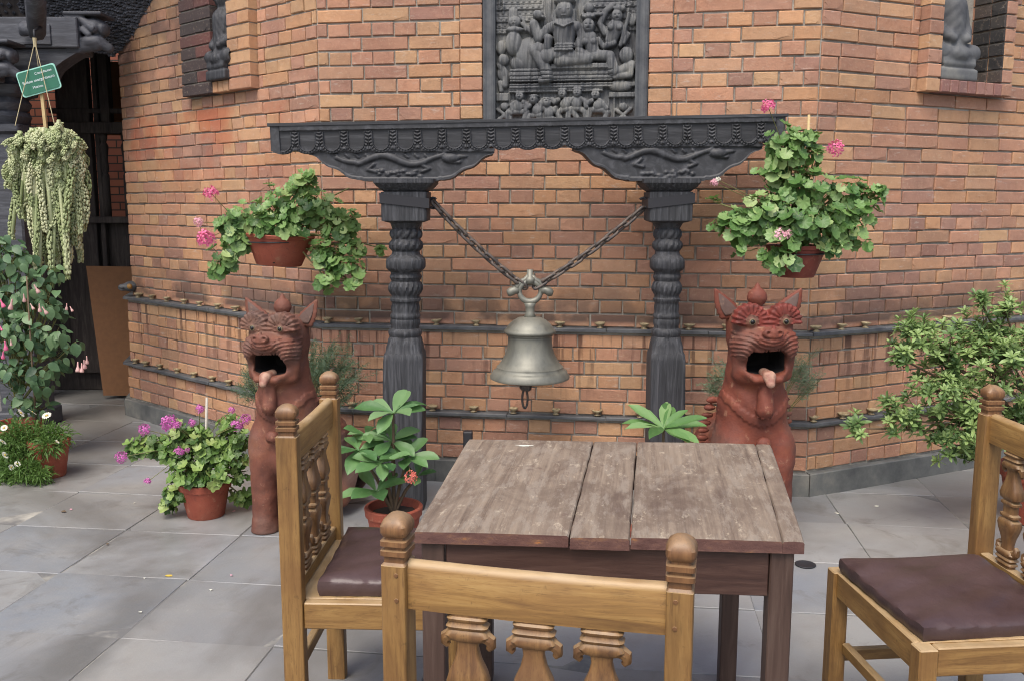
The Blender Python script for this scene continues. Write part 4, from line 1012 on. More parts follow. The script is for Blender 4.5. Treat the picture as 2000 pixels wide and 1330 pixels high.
# ================================================================== lion statues
def lion_mesh(h=.0058):
    F_ = Field((-.21, -.25, -.012), (.21, .57, 1.02), h); e, c, b = F_.ell, F_.cap, F_.box
    F_.u(c((0, .06, .36), (0, .03, .58), .148, .134), 0).u(c((0, .03, .58), (0, .01, .79), .124, .108), .03)
    F_.u(e((0, .30, .26), (.165, .24, .24)), .05).u(c((0, .10, .50), (0, .34, .30), .10, .12), .04)
    for s_ in (-1, 1):
        F_.u(e((s_ * .085, .0, .40), (.085, .10, .13)), .035)
        F_.u(c((s_ * .088, -.05, .02), (s_ * .086, -.04, .36), .054, .066), .02); F_.u(c((s_ * .088, -.052, .0), (s_ * .088, -.052, .045), .062, .06), .006)
        F_.u(c((s_ * .14, .36, .16), (s_ * .15, .22, .10), .09, .06), .03)
    # head: skull, upper muzzle, cheeks, lower jaw
    F_.u(b((0, -.015, .895), (.118, .105, .095), .065), .03)
    F_.u(e((0, -.100, .876), (.100, .080, .050)), .015)
    for s_ in (-1, 1):
        F_.u(e((s_ * .085, -.095, .85), (.040, .062, .062)), .015); F_.u(c((s_ * .092, -.075, .85), (s_ * .084, -.075, .735), .038, .034), .02)
        F_.u(c((s_ * .080, -.098, .752), (s_ * .046, -.142, .722), .018, .014), .010)
    F_.u(c((-.046, -.142, .722), (.046, -.142, .722), .014, .014), .010); F_.u(e((0, -.045, .735), (.108, .098, .062)), .02)
    F_.u(c((0, -.165, .885), (0, -.178, .903), .034, .02), .015); F_.u(c((0, -.182, .915), (0, -.18, .932), .010, .006), .006)
    for s_ in (-1, 1): F_.u(e((s_ * .023, -.182, .908), (.017, .014, .016)), .006)
    for s_ in (-1, 1):                  # brows: a ring of ridges round each eye
        x, z = F_.x - s_ * .066, F_.z - .945; rr = np.sqrt(x * x + z * z); an = np.arctan2(x, z); rid = .5 + .5 * np.cos(an * 19)
        dd = np.sqrt(np.maximum(np.abs(rr - .042) - .018, 0) ** 2 + np.maximum(np.abs(F_.y + .098) - .022, 0) ** 2) - .002 - .008 * rid
        dd = np.where(z > -.015, dd, 9); F_.u(dd.astype(np.float32), .005)
        F_.u(e((s_ * .066, -.108, .942), (.027, .026, .025)), .008)
    front = (F_.y < -.03) & (F_.z > .80) & (F_.z < .91)
    for s_ in (-1, 1):                  # curved whisker grooves
        x, z = F_.x - s_ * .108, F_.z - .79; rr = np.sqrt(x * x + z * z)
        F_.d = F_.d + np.where(front & (F_.x * s_ > .048), .0042 * np.sin(rr * 400), 0).astype(np.float32)
    F_.d = F_.d + np.where(front & (np.abs(F_.x) <= .048) & (F_.z < .893), .0036 * np.sin((F_.z - 5 * F_.x ** 2) * 400), 0).astype(np.float32)
    # open mouth: a deep hollow
    zl = .738 + 2.2 * F_.x ** 2; zu = .840 - 1.0 * np.maximum(np.abs(F_.x) - .05, 0)
    cav = np.maximum(np.maximum(zl - F_.z, F_.z - zu), np.abs(F_.x) - .077); cav = np.maximum(cav, F_.y - .07).astype(np.float32)
    F_.sub(cav, .005); F_.sub(e((0, .0, .795), (.085, .10, .065)), .01)
    for s_ in (-1, 1): F_.sub(e((s_ * .023, -.200, .908), (.009, .02, .009)), .004)
    for k in range(11): F_.u(e(((k - 5) * .013, -.150 + abs(k - 5) * .004, .838), (.0068, .014, .010)), .002)           # upper teeth
    F_.u(c((0, -.118, .69), (0, -.128, .60), .024, .034), .012)
    zc_ = .646 - .10 * (1 - (F_.x / .14) ** 2); fr = .5 + .5 * np.sin(F_.x * 330)
    collar = np.maximum(np.abs(F_.z - zc_) - .015 - .011 * fr, np.abs(F_.d) - .0062); collar = np.where(F_.y < .05, collar, 9).astype(np.float32)
    F_.d = np.minimum(F_.d, collar)
    F_.u(e((0, -.12, .46), (.028, .02, .03)), .008); F_.sub(e((0, -.135, .437), (.016, .02, .012)), .004)
    for s_ in (-1, 1):                  # mane frill down the sides
        for k in range(10):
            zz = .60 - k * .034; F_.u(e((s_ * (.150 + .025 * math.sin(k / 9 * math.pi)), .075 + k * .008, zz), (.024, .010, .012), 0), .003)
    F_.u(c((.02, .48, .2), (.0, .5, .36), .045, .04), .03)
    nrs = np.random.RandomState(4)      # hand-modelled unevenness
    for k in range(26):
        q = nrs.normal(size=3); q *= nrs.uniform(40, 190) / np.linalg.norm(q); F_.d = F_.d + (.026 / np.linalg.norm(q) * np.sin(q[0] * F_.x + q[1] * F_.y + q[2] * F_.z + k)).astype(np.float32)
    scal = (F_.z > .30) & (F_.z < .62) & (F_.y > .02)       # rows of scales on the flanks
    row = np.floor(F_.z / .03); an = np.arctan2(F_.x, -(F_.y - .1)); F_.d = F_.d - np.where(scal, .004 * np.abs(np.sin(an * 13 + row * 1.57)) * ((F_.z / .03) % 1), 0).astype(np.float32)
    F_.d = np.maximum(F_.d, -F_.z + .001)
    return F_.mesh('lion_body')
LB = lion_mesh()
M_eari = pottery('dusty_ear_clay', L(84, 62, 54), L(98, 78, 70), L(108, 90, 80), L(90, 80, 76))
t = NT('brow_red_paint'); p = t.pos(obj=True); t.bsdf(Base_Color=t.ramp(t.noise(18, 5, .65, p), [(.35, L(86, 40, 32)), (.6, L(122, 50, 39))]), Roughness=.7); M_brow = t.m
LB.materials.append(M_lionr); LB.materials.append(M_mouth); LB.materials.append(M_brow)
ctr = np.empty(len(LB.polygons) * 3, np.float32); LB.polygons.foreach_get('center', ctr); ctr = ctr.reshape(-1, 3)
nrm = np.empty(len(LB.polygons) * 3, np.float32); LB.polygons.foreach_get('normal', nrm); nrm = nrm.reshape(-1, 3)
inm = (np.abs(ctr[:, 0]) < .09) & (ctr[:, 1] > -.10) & (ctr[:, 1] < .11) & (ctr[:, 2] > .725) & (ctr[:, 2] < .87) & ((ctr[:, 0] * nrm[:, 0] + ctr[:, 1] * nrm[:, 1] + (ctr[:, 2] - .795) * nrm[:, 2]) < 0)
brr = np.sqrt((np.abs(ctr[:, 0]) - .066) ** 2 + (ctr[:, 2] - .945) ** 2); brow = (ctr[:, 1] < -.085) & (brr > .026) & (brr < .075) & (ctr[:, 2] > .925) & ~inm
LB.polygons.foreach_set('material_index', np.where(inm, 1, np.where(brow, 2, 0)).astype(np.int32))
def ear_mesh(s_, inner=False):
    mb = MB(); rows = 13; out = []
    for i in range(rows):
        t = i / (rows - 1); w = .043 * (1 - t) ** .75 * (1 + .3 * math.sin(t * 3)) + .002; cx = s_ * .052 * t; z = .115 * t; y0 = 0
        if inner: w *= .66; z = .012 + .085 * t; cx = s_ * .052 * (z / .115); y0 = -.0135 * (1 - .5 * z / .115)
        ring = []
        for k in range(14):
            a_ = 2 * math.pi * k / 14; fx = math.cos(a_); fy = math.sin(a_)
            sc = 1 + (.12 * (i % 2) if abs(fx) > .85 and not inner else 0)
            ring.append((cx + w * fx * sc, y0 + (.004 if inner else .014) * fy * (1 - .5 * t), z))
        out.append(ring)
    mb.loft(out); return mb.mesh('inner_ear' if inner else 'ear', True)
EARI = {1: ear_mesh(1, True), -1: ear_mesh(-1, True)}
EARM = {1: ear_mesh(1), -1: ear_mesh(-1)}
mb = MB(); mb.lathe([(.03, 0), (.026, .012), (.022, .016), (.034, .03), (.043, .05), (.044, .062), (.038, .085), (.026, .1), (.014, .108), (.012, .118), (.004, .13), (.0005, .134)], n=28); FINM = mb.mesh('finial', True)
F_ = Field((-.05, -.09, -.09), (.05, .1, .04), .004); F_.u(F_.cap((0, .06, .005), (0, -.02, 0), .022, .026), 0).u(F_.cap((0, -.02, 0), (0, -.045, -.034), .026, .019), .010); TONM = F_.mesh('tongue')
mb = MB(); mb.lathe([(.0005, .012), (.006, .011), (.011, .006), (.012, .0)], n=14); EYEM = mb.mesh('eye', True)
mb = MB(); mb.lathe([(.011, .006), (.015, .008), (.018, .004), (.018, .0)], n=18, cap=False); EYER = mb.mesh('eye_ring', True)
def lion(base, rz, sc, mat, lab):
    root = thing('lion_statue', lab, 'statue', base, 'pottery lion statues guarding the bell frame', rz); root.scale = (sc, sc, sc)
    b_ = put('lion_body', LB, None, root, world=False)
    b_.material_slots[0].link = 'OBJECT'; b_.material_slots[0].material = mat
    if mat == M_lionb: b_.material_slots[2].link = 'OBJECT'; b_.material_slots[2].material = mat
    def p_(name, me, m, loc, rot=(0, 0, 0), par=root):
        o = put(name, me, m, par, world=False); o.location = loc; o.rotation_euler = rot; return o
    for s_ in (-1, 1):
        er = p_('ear', EARM[s_], mat, (s_ * .098, .015, .945), (R(-4), R(s_ * 10), R(s_ * -12))); er.scale = (1.06, 1.0, 1.10)
        p_('inner_ear', EARI[s_], M_eari, (0, 0, 0), par=er)
        p_('eye_ring', EYER, M_eyer, (s_ * .066, -.128, .944), (R(90), 0, 0)).scale = (.72, .72, .9); p_('eye', EYEM, M_eye, (s_ * .066, -.129, .944), (R(90), 0, 0)).scale = (.85, .85, .85)
    p_('finial', FINM, mat, (0, .02, .975)).scale = (.9, .9, .8); p_('tongue', TONM, M_tongue, (0, -.138, .738)).scale = (.9, .8, .8)
lion(Vector((-1.012, 3.99, 0)), R(-15), .985, M_lionb, 'brown weathered pottery lion with open mouth turned sideways behind the left chair')
lion(Vector((1.02, 3.78, 0)), R(4), 1.045, M_lionr, 'red painted pottery lion with open mouth facing forward behind the table')

# ================================================================== plants
def leaf_round(seed, lobes=5, ruff=.12):
    r = random.Random(seed); n = 21; V = [(0, 0, 0)]; F = []
    for ring, q in ((0, .5), (1, 1.0)):
        for i in range(n):
            w = math.pi * (-1 + 2 * (i + .5) / n) * .96
            rr = (1 - ruff * abs(math.sin(w * lobes / 2)) + .05 * (i % 2)) * .5 * q * (1 + r.uniform(-.05, .05) * ring)
            x = math.sin(w) * rr; y = math.cos(w) * rr
            z = .10 * q * q + .05 * q * math.sin(w * lobes + 1) - .16 * max(0, y) ** 2 + r.uniform(-.015, .015)
            V.append((x, y + .08, z))
    for i in range(n - 1):
        F.append((0, 1 + i + 1, 1 + i)); F.append((1 + i, 2 + i, n + 2 + i, n + 1 + i))
    return nmesh('leaf', V, F, True)
def leaf_long(prof, fold=.18, curl=.25, seed=0, cols=2):
    """prof: list of (t, halfwidth); unit length along +y"""
    r = random.Random(seed); V = []; F = []; m = 2 * cols + 1
    for t, w in prof:
        for k in range(m):
            s = (k - cols) / cols; V.append((s * w, t, fold * abs(s) * w * 2 - curl * t * t + .02 * math.sin(t * 9 + s)))
    for i in range(len(prof) - 1):
        for k in range(m - 1): a = i * m + k; F.append((a, a + 1, a + m + 1, a + m))
    return nmesh('leaf', V, F, True)
LG = [leaf_round(i, 7 if i % 2 else 9, .18 + .05 * (i % 3)) for i in range(6)]
LI = [leaf_round(20 + i, 5, .30) for i in range(4)]
LO = [leaf_long([(0, .02), (.1, .2), (.28, .32), (.5, .34), (.72, .25), (.9, .1), (1, .01)], .1, c, i, 1) for i, c in enumerate((.1, .3, .45))]
LB_ = [leaf_long([(0, .025), (.12, .05), (.3, .13), (.5, .20), (.68, .235), (.84, .19), (.95, .09), (1, .01)], .22, c, i) for i, c in enumerate((.05, .22, .4))]
LN = [leaf_long([(0, .03), (.2, .12), (.5, .17), (.8, .1), (1, .01)], .2, c, i, 1) for i, c in enumerate((.1, .3))]
def place(name, me, mat, root, p, normal, tip, size, roll=0.0, par=None):
    n = Vector(normal).normalized(); t = Vector(tip); t = t - n * t.dot(n)
    if t.length < 1e-4: t = n.orthogonal()
    t.normalize(); x = t.cross(n)
    m = Matrix((x, t, n)).transposed()
    o = put(name, me, mat, root, world=False)
    o.location = Vector(p) - WLOC[root.name]; o.rotation_euler = m.to_euler(); o.scale = (size, size, size); return o
def rdir(r):
    while True:
        v = Vector((r.uniform(-1, 1), r.uniform(-1, 1), r.uniform(-1, 1)))
        if .05 < v.length < 1: return v.normalized()
def leafy(root, blobs, n, meshes, mat, size, seed, core, up=.55, stem=M_stem, fill=(.45, 1.0), name='leaf', hub=None):
    """leaves over the outer part of several clumps; petioles run back to the clump's inside"""
    r = random.Random(seed); w = [b[3] ** 2 for b in blobs]; mb = MB()
    for i in range(n):
        b = r.choices(blobs, w)[0]; c = Vector(b[:3]); d = rdir(r)
        if d.y > .45: d.y = -d.y
        k = r.uniform(*fill); p = c + Vector((d.x * b[3], d.y * b[3] * .8, d.z * b[3] * (b[4] if len(b) > 4 else .8))) * k
        nrm = d * .75 + Vector((r.uniform(-.5, .5), -.3 + r.uniform(-.4, .4), up + r.uniform(-.3, .3)))
        tip = d + Vector((0, -.2, -.55)) + rdir(r) * .5
        s = r.uniform(*size) * (.75 if k > .9 and r.random() < .4 else 1)
        place(name, r.choice(meshes), mat, root, p, nrm, tip, s)
        q = c.lerp(core, .35) if r.random() < .5 else c
        mid = p.lerp(q, .5) - Vector((0, 0, .012)); mb.tube([p, mid, q], [.0014, .0018, .0022], 4, False)
    for b in blobs:
        c = Vector(b[:3]); mb.tube([core, core.lerp(c, .5) + Vector((0, 0, .03)), c], [.006, .005, .003], 5, False)
    mb.obj('stems', stem, root, True)
    # leaves past the limit, hidden deeper in the clumps, stay joined
    V = []; F = []; srcs = [([v.co.copy() for v in m_.vertices], [tuple(p_.vertices) for p_ in m_.polygons]) for m_ in meshes]
    for i in range(int(n * 1.5)):
        b = r.choices(blobs, w)[0]; d = rdir(r); k = r.uniform(.1, .9); p = Vector(b[:3]) + Vector((d.x, d.y * .8, d.z * (b[4] if len(b) > 4 else .8))) * b[3] * k
        n_ = (d * .6 + Vector((r.uniform(-.5, .5), -.3, up))).normalized(); t_ = d + Vector((0, 0, -.5)) + rdir(r) * .5; t_ = (t_ - n_ * t_.dot(n_)).normalized()
        M_ = Matrix((t_.cross(n_), t_, n_)).transposed() * r.uniform(*size) * .85; vs, fs = r.choice(srcs); b0 = len(V)
        V += [tuple(M_ @ q + p) for q in vs]; F += [tuple(b0 + j for j in f) for f in fs]
    o = put('inner_leaves', nmesh('inner_leaves', V, F, True), mat, root); o['kind'] = 'stuff'
def umbel_mesh(seed, n=46, rad=.5):
    r = random.Random(seed); mb = MB()
    for i in range(n):
        d = rdir(r); d.z = abs(d.z) * .9 - .25 if r.random() < .7 else d.z; d.normalize(); c = d * rad * r.uniform(.6, .95)
        x = d.orthogonal().normalized(); x = Matrix.Rotation(r.uniform(0, 6.3), 3, d) @ x; y = d.cross(x); s = rad * r.uniform(.28, .44)
        for k in range(3):
            a = x * math.cos(k * 2.1) + y * math.sin(k * 2.1); b = d.cross(a)
            mb.add([c, c + a * s * .6 + b * s * .35 + d * s * .1, c + a * s + d * s * r.uniform(0, .3), c + a * s * .6 - b * s * .35 + d * s * .1], [(0, 1, 2, 3)])
    return mb.mesh('flower')
UM = [umbel_mesh(i) for i in range(3)]
def flower(root, px, py, Y, d_px, mat, stem_to=None, name='flower'):
    p = at(px, py, Y); s = d_px * (1.05 if mat == M_mag else 1.3) / pxm(Y, p.z); o = put(name, UM[rnd.randrange(3)], mat, root, world=False); o.location = p - WLOC[root.name]; o.scale = (s, s, s); o.rotation_euler = (rnd.uniform(-.4, .4), rnd.uniform(-.4, .4), rnd.uniform(0, 6))
    if stem_to is not None:
        mb = MB(); q = Vector(stem_to); m_ = p.lerp(q, .5) + Vector((0, 0, .02)); mb.tube([p, m_, q], [.0015, .0018, .002], 5, False); mb.obj('flower_stem', M_stem, root, True)
def blob(px, py, Y, r, f=.8):
    p = at(px, py, Y); return (p.x, p.y, p.z, r / pxm(Y, p.z), f)
def pot(root, c, rb, rt, h, mat, rim=.18, lip=.006, name='pot', tiltx=0.0, ellip=1.0):
    """open terracotta pot with a rim band and soil; c = centre of its base"""
    prof_o = [(rb * .96, 0), (rb, .004), (rb + (rt - rb) * (1 - rim), h * (1 - rim)), (rb + (rt - rb) * (1 - rim) + lip, h * (1 - rim) + .003), (rt + lip * .6, h - .004), (rt + .001, h)]
    prof_i = [(rt - .010, h), (rt - .012, h - .01), (rb + (rt - rb) * .5 - .012, h * .55)]
    prof_i = [(rt - .011, h), (rt - .013, h - .012), (rt - .018, h * .8)]
    mb = MB(); mb.lathe([(.001, .001)] + prof_o + prof_i, n=40, cap=False); mb.v = [(x, y * ellip, z) for x, y, z in mb.v]
    o = put(name, mb.mesh('pot', False), mat, root, world=False); sharpen(o.data, 35); o.location = Vector(c) - WLOC[root.name]
    mb = MB(); n = 24; V = [(0, 0, h * .86)]; 
    for q in (.5, 1.0):
        for k in range(n): V.append(((rt - .016) * q * math.cos(2 * math.pi * k / n), ellip * (rt - .016) * q * math.sin(2 * math.pi * k / n), h * .84 + rnd.uniform(-.006, .006)))
    F = [(0, 1 + k, 1 + (k + 1) % n) for k in range(n)] + [(1 + k, 1 + n + k, 1 + n + (k + 1) % n, 1 + (k + 1) % n) for k in range(n)]
    s = put('soil', nmesh('soil', V, F, True), M_soil, root, world=False); s.location = o.location
    if tiltx: o.rotation_euler = (0, tiltx, 0); s.rotation_euler = (0, tiltx, 0)
    return o
def wall_ring(root, c, rad, wallp):
    mb = MB(); c = Vector(c); ring = [c + Vector((math.cos(w) * rad, math.sin(w) * rad, 0)) for w in np.linspace(0, 2 * math.pi, 25)]
    mb.tube(ring, .004, 6, False); mb.tube([c + Vector((0, rad, 0)), Vector(wallp)], .005, 6); mb.tube([c + Vector((0, rad, -.02)), Vector(wallp) + Vector((0, 0, -.12))], .004, 6)
    mb.obj('iron_bracket', M_biron, root, True)

# hanging pot on the left
Yp = 4.62; c0 = at(545, 518, Yp)
hl = thing('hanging_geranium', 'pink geranium spilling from a half round red pot hung left of the bell', 'potted plant', c0, 'geraniums hung on the tower wall')
kk = 1 / pxm(Yp, 1.35)
pot(hl, c0, 44 * kk, 66 * kk, 60 * kk, M_pot, .14, .006, tiltx=R(4))
wall_ring(hl, c0 + Vector((0, 0, 46 * kk)), 62 * kk, c0 + Vector((.06, .62, 46 * kk)))
mb = MB(); mb.lathe([(.0005, .0), (.0075, .0)], n=12, cap=True); o = put('drain_hole_shade', mb.mesh('drain_hole_shade'), M_mouth, hl, world=False); o.location = at(535, 512, Yp - 46 * kk) - c0; o.rotation_euler = (R(70), 0, 0)
bl_ = [blob(*q) for q in ((560, 405, Yp, 66), (500, 430, Yp, 58), (620, 410, Yp, 58), (455, 440, Yp - .03, 48), (665, 440, Yp - .03, 46), (590, 360, Yp + .02, 36), (440, 505, Yp - .08, 34), (462, 470, Yp - .05, 36), (425, 530, Yp - .08, 18), (640, 495, Yp - .06, 40), (675, 520, Yp - .08, 42), (690, 480, Yp - .05, 28), (640, 548, Yp - .1, 24), (690, 555, Yp - .1, 18), (560, 445, Yp - .1, 44), (520, 440, Yp - .12, 36), (606, 345, Yp, 12), (682, 368, Yp, 8), (745, 485, Yp, 8))]
leafy(hl, bl_, 300, LG, M_ger, (.046, .078), 11, c0 + Vector((0, 0, .15)))
for q in ((412, 378, 24), (387, 434, 16), (402, 467, 32)): flower(hl, q[0], q[1], Yp - .14, q[2], M_pink if q[2] != 16 else M_lpink, at(470, 455, Yp))
# hanging pot on the right
Yr = 4.12; c0 = at(1553, 541, Yr)
hr = thing('hanging_geranium', 'tall bushy geranium in a dark red pot hung right of the bell', 'potted plant', c0, 'geraniums hung on the tower wall')
kk = 1 / pxm(Yr, 1.35)
pot(hr, c0, 36 * kk, 58 * kk, 62 * kk, M_potd, .14, .006)
wall_ring(hr, c0 + Vector((0, 0, 46 * kk)), 54 * kk, c0 + Vector((0, .40, 46 * kk)))
bl_ = [blob(*q) for q in ((1490, 430, Yr - .06, 58), (1640, 425, Yr - .04, 54), (1570, 430, Yr - .1, 62), (1445, 445, Yr - .05, 42), (1690, 420, Yr - .02, 36), (1540, 300, Yr - .05, 42), (1578, 268, Yr - .03, 26), (1592, 300, Yr - .03, 28), (1514, 296, Yr - .04, 30), (1560, 285, Yr - .06, 38), (1530, 275, Yr - .03, 36), (1560, 270, Yr - .02, 28), (1530, 265, Yr, 30), (1580, 300, Yr, 34), (1515, 340, Yr, 46), (1570, 375, Yr - .03, 66), (1490, 410, Yr - .03, 60), (1640, 375, Yr, 50), (1675, 390, Yr, 36), (1710, 385, Yr, 20), (1450, 440, Yr - .04, 46), (1425, 425, Yr - .02, 30), (1600, 440, Yr - .08, 60), (1545, 450, Yr - .1, 58), (1660, 455, Yr - .05, 38), (1690, 475, Yr - .05, 18), (1535, 505, Yr - .14, 34), (1500, 500, Yr - .1, 26), (1440, 490, Yr - .06, 26), (1620, 480, Yr - .1, 30), (1400, 440, Yr, 16), (1395, 395, Yr, 12), (1720, 372, Yr, 10))]
leafy(hr, bl_, 300, LG, M_ger, (.05, .082), 12, c0 + Vector((0, 0, .15)))
for q in ((1500, 209, 24, M_pink), (1632, 290, 26, M_pink), (1522, 462, 26, M_lpink), (1540, 458, 16, M_lpink), (1395, 358, 14, M_lpink), (1402, 352, 10, M_white)): flower(hr, q[0], q[1], Yr - .16, q[2], q[3], at(1540, 330, Yr) if q[1] < 320 else at(1540, 440, Yr))
mb = MB(); mb.tube([at(1580, 225, Yr), at(1570, 520, Yr)], [.006, .007], 8); mb.obj('plant_stake', M_bamboo, hr, True)

# floor geranium
c0 = atz(403, 1005); Yf = c0.y
fg = thing('floor_geranium', 'ivy leaved geranium with magenta blooms in a small terracotta pot on the paving', 'potted plant', c0)
kk = 1 / pxm(Yf, .1); pot(fg, c0, 35 * kk, 49 * kk, 70 * kk, M_pot, .2, .008)
bl_ = [blob(*q) for q in ((400, 880, Yf, 62), (345, 880, Yf - .03, 46), (300, 868, Yf, 36), (265, 875, Yf, 26), (440, 885, Yf, 50), (460, 850, Yf, 34), (445, 825, Yf + .03, 22), (370, 920, Yf - .08, 42), (420, 925, Yf - .1, 38), (345, 960, Yf - .04, 30), (330, 985, Yf - .02, 20), (465, 920, Yf, 28), (470, 965, Yf + .05, 22), (355, 845, Yf, 30), (395, 840, Yf, 24))]
leafy(fg, bl_, 300, LI, M_ger2, (.042, .068), 13, c0 + Vector((0, 0, .18)), .6)
for q in ((330, 826, 34), (345, 830, 22), (282, 838, 24), (237, 892, 24), (390, 798, 18), (375, 825, 16), (350, 882, 20), (366, 878, 10), (288, 940, 16), (463, 830, 24), (480, 818, 22), (452, 800, 14)): flower(fg, q[0], q[1], Yf - .12, q[2], M_mag, at(390, 880, Yf))
mb = MB(); mb.tube([at(404, 776, Yf), at(400, 960, Yf)], [.006, .007], 6); mb.obj('plant_stake', M_greyw, fg, True)

# daisies at the far left
c0 = atz(100, 928); Yd = c0.y
dz_ = thing('daisy_pot', 'white daisies with fine foliage tumbling out of a terracotta pot at the lower left', 'potted plant', c0)
kk = 1 / pxm(Yd, .1); pot(dz_, c0, 27 * kk, 38 * kk, 74 * kk, M_pot, .22, .008)
def fine(root, blobs, n, ln, wd, seed, mat, name='fine_foliage', droop=.3, k0=.1):
    r = random.Random(seed); V = []; F = []; w = [b[3] ** 2 for b in blobs]
    for i in range(n):
        b = r.choices(blobs, w)[0]; d = rdir(r); k = r.uniform(k0, 1); p = Vector(b[:3]) + Vector((d.x * b[3], d.y * b[3], d.z * b[3] * b[4])) * k
        t = (d + rdir(r) * .9 + Vector((0, -.2, .35))).normalized(); s = t.orthogonal().normalized(); s = Matrix.Rotation(r.uniform(0, 6.3), 3, t) @ s
        l_ = r.uniform(*ln); e = p + t * l_ - Vector((0, 0, droop * l_)); m_ = p + t * l_ * .55; b0 = len(V); wv = r.uniform(*wd)
        V += [p, m_ + s * wv, e, m_ - s * wv]; F.append((b0, b0 + 1, b0 + 2, b0 + 3))
    o = put(name, nmesh(name, V, F), mat, root); o['kind'] = 'stuff'; return o
bl_ = [blob(*q) for q in ((70, 855, Yd, 40), (110, 850, Yd - .02, 30), (25, 880, Yd - .05, 46), (30, 850, Yd, 40), (50, 915, Yd - .12, 42), (15, 930, Yd - .1, 34), (80, 930, Yd - .16, 22), (-20, 900, Yd, 50), (95, 870, Yd - .1, 26))]
fine(dz_, bl_, 5200, (.03, .06), (.003, .006), 14, M_fine)
mb = MB()
for k in range(14):
    w = 2 * math.pi * k / 14; a = Vector((math.cos(w), math.sin(w), 0)); b = Vector((-math.sin(w), math.cos(w), 0)); mb.add([a * .1, a * .4 + b * .09 + Vector((0, 0, .04)), a * .5, a * .4 - b * .09 + Vector((0, 0, .04))], [(0, 1, 2, 3)])
DAI = mb.mesh('daisy_flower'); mb = MB(); mb.lathe([(.13, 0), (.11, .05), (.001, .08)], n=10); DAC = mb.mesh('flower_centre', True)
for q in ((41, 806, 18), (63, 804, 18), (91, 811, 17), (5, 862, 16), (10, 888, 15), (8, 835, 13), (22, 912, 12), (34, 905, 12), (112, 862, 9), (48, 925, 9)):
    p_ = at(q[0], q[1], Yd - .18); s = q[2] / pxm(p_.y, p_.z) * 1.1; o = put('daisy_flower', DAI, M_white, dz_, world=False); o.location = p_ - c0; o.scale = (s, s, s); o.rotation_euler = (R(rnd.uniform(30, 65)), rnd.uniform(-.4, .4), rnd.uniform(0, 3))
    put('flower_centre', DAC, M_yel, o, world=False)
    mb = MB(); mb.tube([p_, at(60, 880, Yd)], .0015, 4, False); mb.obj('flower_stem', M_stem, dz_)

# fuchsia climbing beside the porch post
Yv = 5.15; c0 = atz(62, 885); c0 = Vector((c0.x, Yv, 0))
vn = thing('climbing_fuchsia', 'tall climbing fuchsia with drooping pink buds trained up the porch post', 'potted plant', c0)
pot(vn, c0, .09, .125, .22, M_pot, .2, .008)
bl_ = [blob(*q) for q in ((30, 510, Yv, 50), (70, 560, Yv, 54), (20, 580, Yv, 60), (95, 590, Yv - .02, 38), (100, 530, Yv, 26), (40, 650, Yv - .03, 66), (100, 660, Yv - .04, 46), (15, 720, Yv - .02, 56), (70, 730, Yv - .05, 54), (45, 780, Yv - .03, 42), (85, 800, Yv - .02, 24), (10, 640, Yv, 50), (115, 700, Yv - .03, 24), (0, 480, Yv, 36), (120, 605, Yv, 14), (148, 668, Yv - .05, 14))]
leafy(vn, bl_, 300, LO, M_oval, (.046, .080), 15, c0 + Vector((0, 0, .3)), .35)
mb = MB(); mb.tube([at(52, 540, Yv - .12), at(62, 700, Yv - .12), at(72, 840, Yv - .04)], [.004, .005, .006], 8); mb.obj('plant_stake', M_bark, vn, True)
mb = MB()
mb.lathe([(.001, 1.0), (.05, .96), (.07, .8), (.09, .5), (.16, .35), (.22, .12), (.2, .0), (.001, -.02)], n=10); FX = mb.mesh('bud', True)
for q in ((8, 590, 22), (20, 592, 26), (12, 672, 24), (48, 580, 20), (66, 597, 16), (78, 600, 20), (92, 604, 20), (76, 562, 22), (130, 598, 16), (142, 602, 14), (152, 714, 24), (160, 716, 22), (166, 708, 22), (170, 700, 20), (4, 640, 12), (6, 690, 20), (22, 668, 14)):
    p_ = at(q[0], q[1] + q[2] / 2, Yv - .24); s = q[2] * .85 / pxm(Yv - .2, p_.z); o = put('bud', FX, M_fux if q[0] > 14 else M_pink, vn, world=False); o.location = p_ - c0; o.scale = (s, s, s); o.rotation_euler = (rnd.uniform(-.3, .3), rnd.uniform(-.5, .3), 0)

